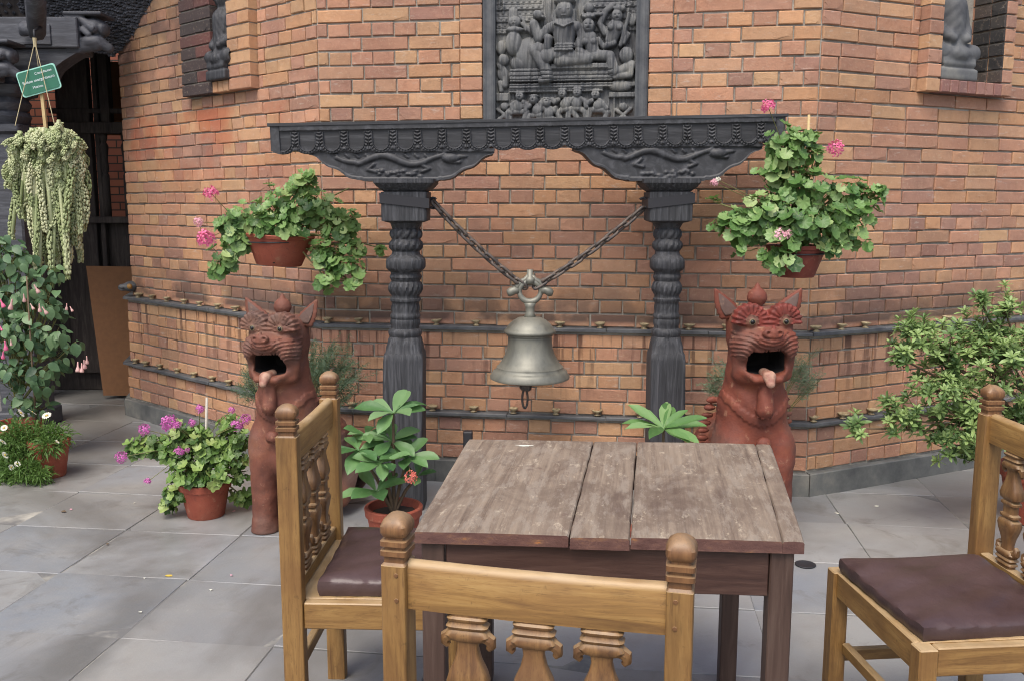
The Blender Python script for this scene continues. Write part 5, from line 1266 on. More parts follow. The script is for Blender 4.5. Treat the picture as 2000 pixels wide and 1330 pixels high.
# donkey-tail succulent in a hanging basket
Yh = 5.45; top = at(68, 82, Yh); c0 = at(92, 262, Yh)
dk = thing('hanging_succulent', 'pale green trailing succulent in a basket hung by strings from the porch beam', 'hanging plant', c0)
kk = 1 / pxm(Yh, 1.8)
mb = MB(); mb.lathe([(.001, -.15), (.08, -.15), (.15, -.06), (.175, .0), (.165, .0), (.14, -.02)], n=24, cap=False); o = put('basket', mb.mesh('basket', True), M_dark, dk, world=False); o.location = (0, 0, -.01)
mb = MB(); mb.lathe([(.001, -.01), (.142, -.018)], n=20, cap=False); put('soil', mb.mesh('soil'), M_soil, dk, world=False)
def strand_mesh(seed, n=9):
    r = random.Random(seed); mb = MB(); m = 11
    for i in range(n):                 # plump overlapping leaves spiralling round a core, one unit long, hanging down
        t = i / n
        for k in range(6):
            w = 2 * math.pi * k / 6 + i * 1.9 + r.uniform(-.45, .45); d = Vector((math.cos(w) * .052 * (1.1 - .3 * t), math.sin(w) * .052 * (1.1 - .3 * t), -1.15 / n))
            p = Vector((math.cos(w) * .028, math.sin(w) * .018, -t + r.uniform(-.4, .4) / n)); ln = r.uniform(.85, 1.15)
            a = Vector((-math.sin(w), math.cos(w), 0)); b = Vector((math.cos(w) * .7, math.sin(w) * .7, .35 / n / .034)); wd = .034
            e = p + d * ln; q = p + d * ln * .6
            b0 = len(mb.v); mb.v += [tuple(p), tuple(q + a * wd), tuple(q + b * wd), tuple(q - a * wd), tuple(q - b * wd), tuple(e)]
            mb.f += [(b0, b0 + 1, b0 + 2), (b0, b0 + 2, b0 + 3), (b0, b0 + 3, b0 + 4), (b0, b0 + 4, b0 + 1), (b0 + 5, b0 + 2, b0 + 1), (b0 + 5, b0 + 3, b0 + 2), (b0 + 5, b0 + 4, b0 + 3), (b0 + 5, b0 + 1, b0 + 4)]
    mb.tube([(0, 0, .02), (0, 0, -1)], .04, 6); f0, f1 = r.uniform(2.5, 5), r.uniform(0, 6); mb.v = [(x + .10 * math.sin(f0 * z + f1) - .10 * math.sin(f1), y + .08 * math.sin(f0 * 1.3 * z + 2), z) for x, y, z in mb.v]; return mb.mesh('strand', True)
ST = {n: [strand_mesh(n * 10 + i, n) for i in range(3)] for n in (12, 22, 32)}
rs = random.Random(5)
for i in range(130):
    fr = i / 130; px = rs.uniform(24, 160); e = abs((px - 90) / 70)
    y0 = 252 + 26 * e * e + rs.uniform(-6, 30) * (1 if rs.random() < .6 else 2.6)
    mx = np.interp(px, [20, 45, 75, 105, 125, 150, 165], [330, 490, 530, 545, 470, 420, 330])
    y1 = y0 + (mx - y0) * rs.uniform(.3, 1.0); 
    if y1 - y0 < 40: y1 = y0 + 40
    ln = (y1 - y0) * kk; yy = Yh - .15 * math.sqrt(max(0, 1 - e * e)) - rs.uniform(0, .06)
    n = 12 if ln < .33 else 22 if ln < .53 else 32
    p_ = at(px, y0, yy); o = put('strand', rs.choice(ST[n]), M_succ, dk, world=False); o.location = p_ - c0
    wd = rs.uniform(.19, .29); o.scale = (wd, wd, ln); o.rotation_euler = (rs.uniform(-.12, .04), rs.uniform(-.06, .06), rs.uniform(0, 6))
    if rs.random() < .5:
        o = put('strand', rs.choice(ST[12]), M_succ, dk, world=False); o.location = p_ + Vector((0, .06, .012)) - c0; o.scale = (.2, .2, .17); o.rotation_euler = (-1.1, rs.uniform(-.4, .4) - (px - 90) * -.004, 0)
for q in ((54, 240, .14), (130, 242, .14), (72, 250, -.12)):
    mb = MB(); mb.tube([top, at(q[0], q[1], Yh) + Vector((0, -q[2], -.03))], .0022, 5); mb.obj('string', M_string, dk)
mb = MB(); mb.tube([top + Vector((0, 0, .02)), top - Vector((0, 0, .03))], [.012, .009], 8); mb.obj('string_knot', M_string, dk)
# the plant's name sign, stuck in its basket
ps = at(76, 158, Yh - .04); sg = thing('plant_sign', 'small green name sign with white lettering on a wooden stick in the hanging succulent', 'sign', ps)
Msg = Matrix.Rotation(R(15), 3, 'Y').inverted(); 
def rrect(w, h, r, n=5):
    return [(sx * (w - r) + r * math.cos(a), sz * (h - r) + r * math.sin(a)) for sx, sz, a0 in ((1, 1, 0), (-1, 1, 90), (-1, -1, 180), (1, -1, 270)) for a in [R(a0 + 90 * i / n) for i in range(n + 1)]]
w_, h_ = 39 * kk, 24 * kk
for nm, ww, hh_, yy, mt in (('sign_board', w_, h_, 0, M_signw), ('sign_face', w_ * .94, h_ * .9, -.0035, M_sign)):
    q = rrect(ww, hh_, .016); V = [(a, yy - .003, b) for a, b in q] + [(a, yy + .003, b) for a, b in q]; n = len(q)
    o = put(nm, nmesh(nm, V, [tuple(range(n))[::-1], tuple(range(n, 2 * n))] + [(i, (i + 1) % n, (i + 1) % n + n, i + n) for i in range(n)]), mt, sg, world=False); o.rotation_euler = Msg.to_euler()
for txt, dx, dz, sz in (('Crassulaceae', 14, 13, 6.5), ('Sedum morganianum', 1, 1, 7.6), ('Mexico.', -4, -11, 6.8)):
    cu = bpy.data.curves.new('lettering', 'FONT'); cu.body = txt; cu.size = sz * kk; cu.align_x = 'CENTER'; cu.align_y = 'CENTER'; cu.extrude = .0006
    tmp = bpy.data.objects.new('tmp', cu); COL.objects.link(tmp); bpy.context.view_layer.update()
    lm = bpy.data.meshes.new_from_object(tmp.evaluated_get(bpy.context.evaluated_depsgraph_get())); bpy.data.objects.remove(tmp); bpy.data.curves.remove(cu)
    lm.materials.clear(); o = put('lettering', lm, M_letter, sg, world=False)
    o.location = Msg @ Vector((dx * kk, -.0075, dz * kk)); o.rotation_euler = (Msg @ Matrix.Rotation(R(90), 3, 'X')).to_euler()
mb = MB(); mb.box((0, .008, 0), (.026, .006, 1), Matrix.Identity(3)); V = []
a_, b_ = at(78, 165, Yh - .03) - ps, at(90, 275, Yh - .03) - ps
mb = MB(); mb.tube([a_ + Vector((0, .012, 0)), b_ + Vector((0, .012, 0))], [.012, .012], 4); put('stick', mb.mesh('stick'), M_bamboo, sg, world=False)

# broad leaved pot plants
LB2 = [leaf_long([(0, .02), (.12, .05), (.35, .12), (.6, .155), (.8, .12), (.93, .05), (1, .005)], .25, c, i) for i, c in enumerate((.1, .25))]
def rosette(root, px, py, Y, n, lpx, seed, mat, tilt=.5, spread=360):
    r = random.Random(seed); c = at(px, py, Y); s = 1 / pxm(Y, c.z)
    for i in range(n):
        w = R(spread * i / n + r.uniform(-15, 15)); el = r.uniform(.05, .75) if i % 3 else r.uniform(.5, 1.1)
        d = Vector((math.cos(w), math.sin(w), 0)) * math.cos(el) + Vector((0, -.15, math.sin(el)))
        nrm = Vector((0, -.35, 1)) - d * .4 + rdir(r) * .2
        place('leaf', r.choice(LB2 if mat == M_bigr else LB_), mat, root, c, nrm, d, lpx * s * r.uniform(.8, 1.15))
    return c
def broadplant(base, name, lab, ros, Y, potc, rb, rt, h):
    root = thing(name, lab, 'potted plant', base, 'broad leaved pot plants by the table')
    pot(root, base, rb, rt, h, M_pot, .2, .008)
    s0 = Vector(base) + Vector((0, 0, h * .8)); mb = MB()
    for (px, py, dy, n, lp, sd, mt) in ros:
        c = rosette(root, px, py, Y + dy, n, lp, sd, mt); mid = s0.lerp(c, .5) + Vector((0, .01, .02)); mb.tube([s0, mid, c], [.008, .007, .005], 7, False)
    mb.obj('stems', M_bark, root, True); return root
cP = at(770, 1052, 3.72); cP.z = 0; kk = 1 / pxm(3.72, .15)
bp = broadplant((cP.x, 3.72, 0), 'broad_leaf_plant', 'broad leaved plant with one coral bloom in a terracotta pot between chair and column', [(768, 808, .02, 8, 66, 1, M_big), (700, 880, -.02, 8, 56, 2, M_big), (745, 905, -.06, 8, 62, 3, M_big), (795, 895, .0, 8, 58, 4, M_big), (735, 960, -.06, 6, 70, 5, M_big), (765, 862, .03, 7, 56, 6, M_big), (715, 850, .05, 5, 50, 8, M_big), (815, 930, .03, 5, 44, 9, M_big)], 3.72, None, .085, .118, .2)
flower(bp, 802, 931, 3.58, 21, M_coral, at(795, 900, 3.72))
cQ = Vector((.585, 3.45, 0)); broadplant(cQ, 'broad_leaf_plant', 'young broad leaved plant showing a single rosette above the far table edge', [(1296, 838, 0, 12, 82, 7, M_bigr)], 3.45, None, .09, .12, .2)

# shrub on the right
Ys = 3.95; c0 = Vector((2.46, 4.1, 0))
sh = thing('potted_shrub', 'loose green shrub with small rosettes of leaves reaching in front of the tower at right', 'shrub', c0)
pot(sh, c0, .14, .19, .26, M_pot, .2, .01)
def sprig(seed):
    r = random.Random(seed); mb = MB()
    for i in range(11):
        w = 2.4 * i; el = .2 + .95 * i / 11; d = Vector((math.cos(w) * math.cos(el), math.sin(w) * math.cos(el), math.sin(el))); ln = r.uniform(.7, 1.0) * (1 - .25 * i / 11)
        s = d.cross(Vector((0, 0, 1))).normalized(); nn = s.cross(d); p = Vector((0, 0, .02 * i)); V = []
        for t, wd in ((0, .02), (.3, .11), (.62, .15), (.85, .09), (1, .0)):
            c = p + d * ln * t - Vector((0, 0, .25 * t * t * ln)); V += [c - s * wd * ln + nn * .03, c, c + s * wd * ln + nn * .03]
        b0 = len(mb.v); mb.v += [tuple(v) for v in V]
        for k in range(4):
            for q in range(2): a = b0 + k * 3 + q; mb.f.append((a, a + 1, a + 4, a + 3))
    mb.tube([(0, 0, -.5), (0, 0, .2)], .02, 4); return mb.mesh('sprig', True)
SP = [sprig(i) for i in range(4)]
rs = random.Random(8); tips = []
reg = [blob(*q) for q in ((1850, 700, Ys, 80), (1790, 660, Ys - .05, 50), (1930, 650, Ys, 70), (1960, 600, Ys, 36), (1940, 720, Ys, 80), (1820, 760, Ys - .08, 60), (1890, 800, Ys - .05, 70), (1860, 850, Ys - .05, 60), (1900, 885, Ys - .03, 36), (1770, 820, Ys - .1, 44), (1735, 800, Ys - .1, 30), (1670, 835, Ys - .12, 26), (1765, 640, Ys, 24), (1990, 680, Ys, 70), (2040, 760, Ys + .1, 90), (1970, 820, Ys + .1, 80), (1760, 700, Ys - .06, 30), (1915, 590, Ys, 18))]
w = [b[3] ** 2 for b in reg]; V = []; F = []; srcs = [([v.co.copy() for v in m_.vertices], [tuple(p_.vertices) for p_ in m_.polygons]) for m_ in SP]
for i in range(330):
    b = rs.choices(reg, w)[0]; d = rdir(rs); p = Vector(b[:3]) + d * b[3] * rs.uniform(.1, 1.1); n_ = (d * .5 + Vector((0, -.1, .9)) + rdir(rs) * .4).normalized(); t_ = rdir(rs); t_ = (t_ - n_ * t_.dot(n_)).normalized()
    M_ = Matrix((t_.cross(n_), t_, n_)).transposed() * rs.uniform(.040, .064); vs, fs = rs.choice(srcs); b0 = len(V); V += [tuple(M_ @ q + p) for q in vs]; F += [tuple(b0 + j for j in f) for f in fs]
o = put('inner_sprigs', nmesh('inner_sprigs', V, F, True), M_azal, sh); o['kind'] = 'stuff'
mb = MB(); trunk = c0 + Vector((0, 0, .3))
for i in range(300):
    b = rs.choices(reg, w)[0] if i >= len(reg) * 3 else reg[i % len(reg)]; d = rdir(rs); p = Vector(b[:3]) + d * b[3] * rs.uniform(.2, 1)
    if d.y > .5: p.y -= .1
    out = (p - (c0 + Vector((0, .1, .55)))).normalized(); n = out * .6 + Vector((0, -.1, .9)) + rdir(rs) * .35
    place('sprig', rs.choice(SP), M_azal, sh, p, n, rdir(rs), rs.uniform(.042, .068))
    q = Vector(b[:3]) - Vector((0, 0, b[3] * .3))
    if i % 2 == 0: mb.tube([p, p.lerp(q, .5) - Vector((0, 0, .015)), q], [.0016, .0024, .003], 4, False)
for b in reg:
    c = Vector(b[:3]); m1 = trunk.lerp(c, .45) + Vector((0, 0, .06)); mb.tube([trunk, m1, c], [.010, .007, .004], 6, False)
mb.tube([c0 + Vector((0, 0, .2)), trunk], [.02, .014], 8); mb.obj('branches', M_bark, sh, True)

# feathery plants behind the lions
def feather(name, lab, base, blobs, seed):
    root = thing(name, lab, 'potted plant', base, 'feathery plants behind the lions'); pot(root, base, .08, .11, .2, M_pot, .2, .008)
    mb = MB(); s0 = Vector(base) + Vector((0, 0, .17)); r = random.Random(seed); V = []; F = []
    for b in blobs:
        for k in range(int(26 * (b[3] / .1) ** 1.3)):
            e = Vector(b[:3]) + rdir(r) * b[3] * r.uniform(.2, 1.25); q = s0.lerp(e, .55) + Vector((r.uniform(-.03, .03), 0, .06))
            if k % 3 == 0: mb.tube([s0, q, e], [.0022, .0016, .0008], 4, False)
            d0 = (e - q).normalized(); ln = r.uniform(.08, .16); bend = rdir(r) * .5
            for i in range(56):
                t = i / 56; c = e - d0 * ln * t + bend * ln * (1 - t) ** 2 * .5; d = (d0 + rdir(r) * 1.1).normalized(); l_ = .036 * (.4 + t * .9) * r.uniform(.7, 1.2); w_ = d.orthogonal().normalized() * .0013; b0 = len(V)
                V += [c, c + d * l_ * .6 + w_, c + d * l_ - Vector((0, 0, .006)), c + d * l_ * .6 - w_]; F.append((b0, b0 + 1, b0 + 2, b0 + 3))
    o = put('feathery_foliage', nmesh('feathery_foliage', V, F), M_fern, root); o['kind'] = 'stuff'
    mb.obj('stems', M_stem, root)
Yfe = 4.52
feather('feathery_plant', 'wispy grey green plant behind the brown lion beside the left column', (at(570, 760, Yfe).x, Yfe, 0), [blob(*q) for q in ((650, 715, Yfe, 58), (690, 740, Yfe, 42), (620, 700, Yfe, 36), (480, 735, Yfe + .1, 36), (510, 710, Yfe + .1, 30), (655, 690, Yfe, 40))], 31)
feather('feathery_plant', 'wispy grey green plant showing either side of the red lion neck', (at(1490, 760, Yfe - .1).x, Yfe - .12, 0), [blob(*q) for q in ((1410, 720, Yfe - .2, 32), (1385, 740, Yfe - .2, 20), (1565, 705, Yfe - .2, 36), (1590, 730, Yfe - .25, 24), (1430, 700, Yfe - .2, 26))], 32)

# ================================================================== table
TH = .75
C = [Vector(q) for q in ((-.214, 1.917, 0), (.618, 1.855, 0), (.769, 2.656, 0), (-.132, 2.717, 0))]       # front left, front right, back right, back left
tb = thing('wooden_table', 'weathered square table of three worn planks with maroon legs between the chairs', 'table', (.26, 2.28, 0))
def quad(s, t): return (C[0].lerp(C[1], s)).lerp(C[3].lerp(C[2], s), t)
cuts = [(0, 0), (.405, .42), (.562, .563), (.948, 1.0)]
cuts = [(0, 0), (.405, .42), (.561, .563), (1, 1)]
def plank(s0f, s0b, s1f, s1b, dy0, zoff, name, seed):
    r = random.Random(seed); n = 14; V = []; F = []
    t0, t1 = dy0, 1.0
    for i in range(n + 1):
        t = t0 + (t1 - t0) * i / n; a = s0f + (s0b - s0f) * t + (r.uniform(-.0012, .0012) if s0f > 0 else 0); b = s1f + (s1b - s1f) * t + (r.uniform(-.0012, .0012) if s1f < 1 else 0)
        pa, pb = quad(a, t), quad(b, t); w = (pb - pa).normalized(); sag = r.uniform(-.0008, .0008)
        prof = [(0, -.03), (0, -.004), (.003, 0), ((pb - pa).length * .5, .0012), ((pb - pa).length - .003, 0), ((pb - pa).length, -.004), ((pb - pa).length, -.03)]
        if i in (0, n): prof = [(x_, z_ - (.004 if z_ > -.02 else 0)) for x_, z_ in prof]
        for x_, z_ in prof: V.append(pa + w * x_ + Vector((0, 0, TH + zoff + z_ + sag)))
    # extra near-edge rows so that the ends are rounded
    m = 7
    for i in range(n):
        for k in range(m): F.append((i * m + k, i * m + (k + 1) % m, (i + 1) * m + (k + 1) % m, (i + 1) * m + k))
    F.append(tuple(range(m))[::-1]); F.append(tuple(n * m + k for k in range(m)))
    F = [q[::-1] for q in F]
    me = nmesh(name, V, F); sharpen(me, 35); put(name, me, M_top, tb)
g_ = .002
plank(0, 0, .405 - g_ * .6, .42 - g_ * .5, 0, 0, 'plank', 1); plank(.405 + g_ * .6, .42 + g_ * .4, .561 - g_, .563 - g_, -.005, -.001, 'plank', 2); plank(.561 + g_, .563 + g_, .945, .95, .0, .0005, 'plank', 3); plank(.9462, .9512, 1, 1, .002, 0, 'plank', 4)
ins = .075
ax, ay = (C[1] - C[0]).normalized(), (C[3] - C[0]).normalized(); 
legs = {}
for k, (s_, t_) in {'fl': (.045, .05), 'fr': (.945, .05), 'bl': (.06, .94), 'br': (.88, .94)}.items():
    p_ = quad(s_, t_); rot = Matrix.Rotation(R(-4.5), 3, 'Z'); mb = MB(); mb.box((p_.x, p_.y, (TH - .032) / 2), (.05, .055, TH - .032), rot, .003); mb.obj('leg', M_tfz, tb); legs[k] = p_
for a, b in (('fl', 'fr'), ('bl', 'br'), ('fl', 'bl'), ('fr', 'br')):
    p_, q_ = legs[a], legs[b]; d_ = (q_ - p_).normalized(); L0 = (q_ - p_).length - .056; c_ = (p_ + q_) / 2; an = math.atan2(d_.y, d_.x)
    mb = MB(); mb.box((c_.x, c_.y, TH - .032 - .052), (L0, .022, .1), Matrix.Rotation(an, 3, 'Z'), .002)
    if a == 'fl' and b == 'fr': mb.v = [(x, y - .012, z) for x, y, z in mb.v]
    mb.obj('apron', M_tfx, tb)
for s_, t_ in ((.13, .1), (.3, .1), (.13, .9), (.3, .9), (.5, .1), (.5, .9), (.7, .1), (.85, .1), (.7, .9), (.85, .9)):
    pass
# small white smear on the table by its far edge
mb = MB(); c_ = atz(1025, 871, TH); n = 18; V = [(0, 0, .0035)] + [((.016 + .006 * math.sin(k * 2.3)) * math.cos(2 * math.pi * k / n) * 1.4, (.008 + .002 * math.sin(k * 3.1)) * math.sin(2 * math.pi * k / n), .0018) for k in range(n)]
me = nmesh('white_smear', V, [(0, 1 + k, 1 + (k + 1) % n) for k in range(n)], True); o = put('white_smear', me, M_white); o.location = (c_.x, c_.y, TH + .0005); tag(o, 'tiny white smear near the far edge of the weathered table', 'scrap')

# ================================================================== chairs
CW, CD, CHT = .45, .41, .965
def post_rings(hx, hy, x, y, z0):
    pr = [(z0, 1, 1, 12), (CHT - .083, 1, 1, 12)]
    pf = [(-.083, 1, 1, 12), (-.079, .86, .86, 12), (-.070, .86, .86, 10), (-.067, 1.08, 1.08, 9), (-.059, 1.08, 1.08, 9), (-.0575, .84, .84, 9), (-.053, .84, .84, 9), (-.051, 1.08, 1.08, 9), (-.043, 1.08, 1.08, 9), (-.0415, .8, .8, 8), (-.038, .8, .8, 6), (-.035, 1.0, 1.0, 6), (-.029, 1.14, 1.14, 5), (-.019, 1.14, 1.14, 4.4), (-.010, .93, .93, 3.8), (-.004, .6, .6, 2.6), (-.001, .3, .3, 2.2), (0, .04, .04, 2)]
    return [sq_ring(hx * a, hy * b, z, p_, 28, (x, y)) for z, a, b, p_ in pr], [sq_ring(hx * a, .5 * (hy + hx) * b, CHT + z, p_, 28, (x, y)) for z, a, b, p_ in pf]
def baluster(x, y, z0, z1):
    """flat carved splat: collars, scroll ears and two vases mirrored about the middle"""
    half = [(0, .82, .9), (.03, .82, .9), (.045, 1.02, 1.15), (.062, .98, 1.1), (.075, .82, .95), (.09, .86, 1.0), (.108, 1.06, 1.2), (.125, 1.0, 1.1), (.135, .84, .95), (.15, .98, 1.1), (.18, 1.1, 1.25), (.215, .9, 1.1), (.23, .56, .85), (.26, .50, .75), (.31, .64, .95), (.36, .92, 1.2), (.40, 1.06, 1.35), (.425, .98, 1.2), (.44, .62, .9), (.45, .9, 1.1), (.465, .9, 1.1), (.475, .62, .85), (.5, .62, .85)]
    half = [((t * .68 if t < .23 else .156 + (t - .23) * 1.274), a, b) for t, a, b in half]
    prof = half + [(1 - t, a, b) for t, a, b in half[::-1][1:]]
    mb = MB(); hw, hd = .033, .0135
    mb.loft([sq_ring(hw * a, hd * b, z0 + (z1 - z0) * t, 5, 20, (x, y)) for t, a, b in prof][::1])
    for zz, sg in ((z1 - .139 * (z1 - z0), -1), (z0 + .139 * (z1 - z0), 1)):
        for s_ in (-1, 1):
            pts = [(x + s_ * hw * q, y, zz + sg * dz) for q, dz in ((.5, -.004), (.85, -.003), (1.12, .003), (1.16, .013), (1.0, .018))]
            mb.tube(pts, [.010, .0115, .0105, .008, .005], 8)
    return mb
chair_proto = {}
def chair(loc, rz, lab, cushion=None, shadeparts=None):
    root = thing('wooden_chair', lab, 'chair', loc, 'carved wooden chairs around the table', rz)
    if not chair_proto:
        P_ = chair_proto; P_['x'] = []
        def rec(name, mb, mat, sharp=35, par=None): me = mb.mesh(name); sharpen(me, sharp); P_['x'].append((name, me, mat, par)); return len(P_['x']) - 1
        hx, hy = .0205, .027
        for s_ in (-1, 1):
            body, fin = post_rings(hx, hy, s_ * CW / 2, 0, 0)
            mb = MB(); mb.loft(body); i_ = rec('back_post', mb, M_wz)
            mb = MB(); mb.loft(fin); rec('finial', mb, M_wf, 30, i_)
            for zz in (.868, .826):
                mb = MB(); mb.lathe([(.004, 0), (.0035, .0012), (.001, .0014)], n=10); mb.v = [(x + s_ * (CW / 2 - .006), -hy - z, y + zz) for x, y, z in mb.v]; rec('peg', mb, M_wf, 30, i_)
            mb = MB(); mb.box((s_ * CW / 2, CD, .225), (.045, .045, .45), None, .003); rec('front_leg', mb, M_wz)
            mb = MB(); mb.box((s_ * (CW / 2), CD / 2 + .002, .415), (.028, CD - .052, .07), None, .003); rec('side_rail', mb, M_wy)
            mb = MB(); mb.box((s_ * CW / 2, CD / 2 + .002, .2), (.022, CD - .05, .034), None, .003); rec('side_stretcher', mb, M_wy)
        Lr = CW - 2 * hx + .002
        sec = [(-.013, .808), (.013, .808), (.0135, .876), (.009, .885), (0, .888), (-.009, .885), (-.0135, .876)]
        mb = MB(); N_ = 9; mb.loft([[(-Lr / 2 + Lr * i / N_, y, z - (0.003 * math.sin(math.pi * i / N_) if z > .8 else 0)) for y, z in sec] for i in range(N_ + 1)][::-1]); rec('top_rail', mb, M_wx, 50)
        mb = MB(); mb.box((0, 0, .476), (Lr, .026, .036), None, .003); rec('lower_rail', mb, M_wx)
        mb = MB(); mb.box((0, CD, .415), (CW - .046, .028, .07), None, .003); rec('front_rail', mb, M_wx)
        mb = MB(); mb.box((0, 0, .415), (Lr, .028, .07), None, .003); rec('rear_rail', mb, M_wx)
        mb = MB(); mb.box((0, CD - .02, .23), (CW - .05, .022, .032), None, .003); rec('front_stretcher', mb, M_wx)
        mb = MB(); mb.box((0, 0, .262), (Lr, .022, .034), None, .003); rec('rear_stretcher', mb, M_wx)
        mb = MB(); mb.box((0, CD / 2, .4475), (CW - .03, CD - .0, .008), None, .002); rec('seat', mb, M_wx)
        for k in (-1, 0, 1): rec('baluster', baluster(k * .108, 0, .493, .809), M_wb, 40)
    made = []
    for (name, me, mat, par) in chair_proto['x']:
        o = put(name, me, mat, made[par] if par is not None else root, world=False); made.append(o)
    return root
def cushion_mesh(w, d, h, seed):
    r = random.Random(seed); nx = 28; V = []; F = []
    m = np.linspace(-1, 1, nx); idx = {}
    def top(u, v):
        e = max(abs(u), abs(v)); k = (1 - abs(u) ** 6) * (1 - abs(v) ** 6)
        return h * (.72 + .28 * max(0, k) ** .5) + .0035 * math.sin(u * 3 + seed) * math.cos(v * 4) + .002 * math.sin(u * 13 + v * 5 + seed)
    for i in range(nx):
        for j in range(nx): V.append((m[i] * w / 2, m[j] * d / 2, top(m[i], m[j])))
    F = [tuple(q) for q in grid_faces(nx, nx)]
    b = [i * nx for i in range(nx)] + [(nx - 1) * nx + j for j in range(1, nx)] + [i * nx + nx - 1 for i in range(nx - 2, -1, -1)] + [j for j in range(nx - 2, 0, -1)]
    prev = b
    for z, o_ in ((.6, 1.006), (.3, 1.006), (0, .985)):
        cur = []
        for k, i in enumerate(b): x, y, _ = V[i]; cur.append(len(V)); V.append((x * o_ + .001 * math.sin(k * 1.7), y * o_ + .001 * math.cos(k * 1.3), h * z))
        for k in range(len(b)): F.append((prev[k], prev[(k + 1) % len(b)], cur[(k + 1) % len(b)], cur[k])[::-1])
        prev = cur
    F = [f[::1] for f in F]
    me = nmesh('seat_cushion', V, F, True); 
    import bmesh; bm = bmesh.new(); bm.from_mesh(me); bmesh.ops.recalc_face_normals(bm, faces=bm.faces); bm.to_mesh(me); bm.free(); sharpen(me, 50); return me
c_l = (-.55, 2.45, 0); rz_l = R(-92)
chair(c_l, rz_l, 'carved wooden chair on the left side of the table, brown lion behind it')
o = put('seat_cushion', cushion_mesh(.40, .37, .052, 1), M_leather); o.location = Vector(c_l) + Matrix.Rotation(rz_l, 3, 'Z') @ Vector((0, CD / 2 + .035, .4535)); o.rotation_euler = (0, 0, rz_l + R(1)); tag(o, 'dark brown leatherette cushion on the left chair, partly behind the nearest chair', 'cushion', 'seat cushions')
a_, b_ = Vector((-.186, 1.416, 0)), Vector((.256, 1.314, 0)); m_ = (a_ + b_) / 2
chair((m_.x, m_.y, 0), math.atan2(b_.y - a_.y, b_.x - a_.x), 'nearest carved chair, seen from behind its back at the front of the table')
c_r = (1.335, 2.24, 0); rz_r = R(95)
chair(c_r, rz_r, 'carved wooden chair at the right edge, facing the table with its whole seat in view')
o = put('seat_cushion', cushion_mesh(.41, .40, .045, 2), M_leather); o.location = Vector(c_r) + Matrix.Rotation(rz_r, 3, 'Z') @ Vector((0, CD / 2 + .01, .4535)); o.rotation_euler = (R(.5), R(-.5), rz_r + R(2)); tag(o, 'dark brown leatherette cushion on the right chair beside the paving', 'cushion', 'seat cushions')

# ================================================================== porch at the left
YP = 5.95
porch = thing('timber_porch', 'dark carved timber porch with brick back wall and balustrade left of the brick tower', 'porch', (-3.2, YP, 0))
pc = Vector((-3.2, YP, 0))
mb = MB(); mb.box((pc.x, YP, .95), (.24, .24, 1.9), None, .012); mb.box((pc.x, YP, .06), (.30, .30, .12), None, .01); mb.obj('pillar', M_porch, porch)
zz = [at(40, py, YP).z for py in (262, 248, 238, 230, 222, 214, 206, 198, 190, 182)]
mb = MB()
prof = [(1.88, .12, 12), (1.9, .15, 12), (1.94, .15, 12), (1.95, .11, 4), (1.97, .125, 3), (1.995, .14, 2.5), (2.02, .13, 2.5), (2.03, .11, 3), (2.05, .13, 3), (2.075, .145, 2.5), (2.10, .13, 2.5), (2.11, .115, 4), (2.13, .15, 10), (2.18, .16, 10), (2.2, .13, 10), (2.24, .13, 10)]
mb.loft([sq_ring(h_, h_, z_, p_, 32, (pc.x, YP)) for z_, h_, p_ in prof]); mb.obj('capital', M_porch, porch, sharp=35)
zb0, zb1 = at(100, 100, YP).z, at(100, 41, YP).z
xe = at(168, 70, YP).x
mb = MB(); mb.box(((xe - 5.6) / 2, YP - .02, (zb0 + zb1) / 2), (xe + 5.6, .2, zb1 - zb0), None, .006)
mb.box(((xe - 5.6) / 2 - .06, YP - .125, zb0 + (zb1 - zb0) * .42), (xe + 5.6 - .2, .012, (zb1 - zb0) * .66), None, .003); mb.obj('beam', M_porch, porch)
# carved corbel under the beam
mb = MB(); xs = np.linspace(at(0, 120, YP).x - 1.2, at(172, 100, YP).x, 30); lo = []
xr = at(100, 140, YP).x; x_e = xs[-1]
for x_ in xs:
    t = min(1, max(0, (x_ - xr) / (x_e - xr))); lo.append((x_, zb0 - .012 - .20 * (1 - t ** .55) - .0))
ring = lo + [(x_, zb0 - .003) for x_ in xs[::-1]]; n = len(ring)
V = [(x_, YP - .09, z_) for x_, z_ in ring] + [(x_, YP + .06, z_) for x_, z_ in ring]
F = [(i, (i + 1) % n, (i + 1) % n + n, i + n)[::-1] for i in range(n)]
for i in range(29): F += [(i, i + 1, n - 2 - i, n - 1 - i), (n + i, 2 * n - 1 - i, 2 * n - 2 - i, n + i + 1)]
mb.add(V, F); mb.obj('corbel', M_porch, porch)
# carved beast heads on the beam ends
F_ = Field((-.12, -.13, -.16), (.22, .13, .16), .007); e, c, b = F_.ell, F_.cap, F_.box
F_.u(b((-.05, 0, 0), (.05, .1, .125), .01), 0).u(b((.03, 0, .118), (.13, .11, .012), .006), .004)
F_.u(e((.075, -.02, .045), (.085, .085, .055), 0), .015).u(e((.06, -.03, -.05), (.09, .08, .045)), .012).u(c((.0, -.06, -.085), (.10, -.06, -.075), .036, .03), .012).u(c((.1, -.05, -.045), (.165, -.03, -.085), .04, .03), .015)
F_.u(c((-.0, -.075, .09), (.09, -.085, .03), .024, .03), .008).u(e((.14, -.03, .03), (.03, .06, .045)), .01).u(c((.02, -.085, .02), (.06, -.09, -.01), .022, .018), .008)
for k in range(5): F_.sub(c((.06 + k * .022, -.11, .065 - k * .006), (.09 + k * .018, -.1, .02), .004, .004), .004)
HEAD = F_.mesh('beast_head')
o = put('beast_head', HEAD, M_porch, porch, world=False); o.location = at(168, 70, YP) - WLOC[porch.name]; o.scale = (.92, .95, .98)
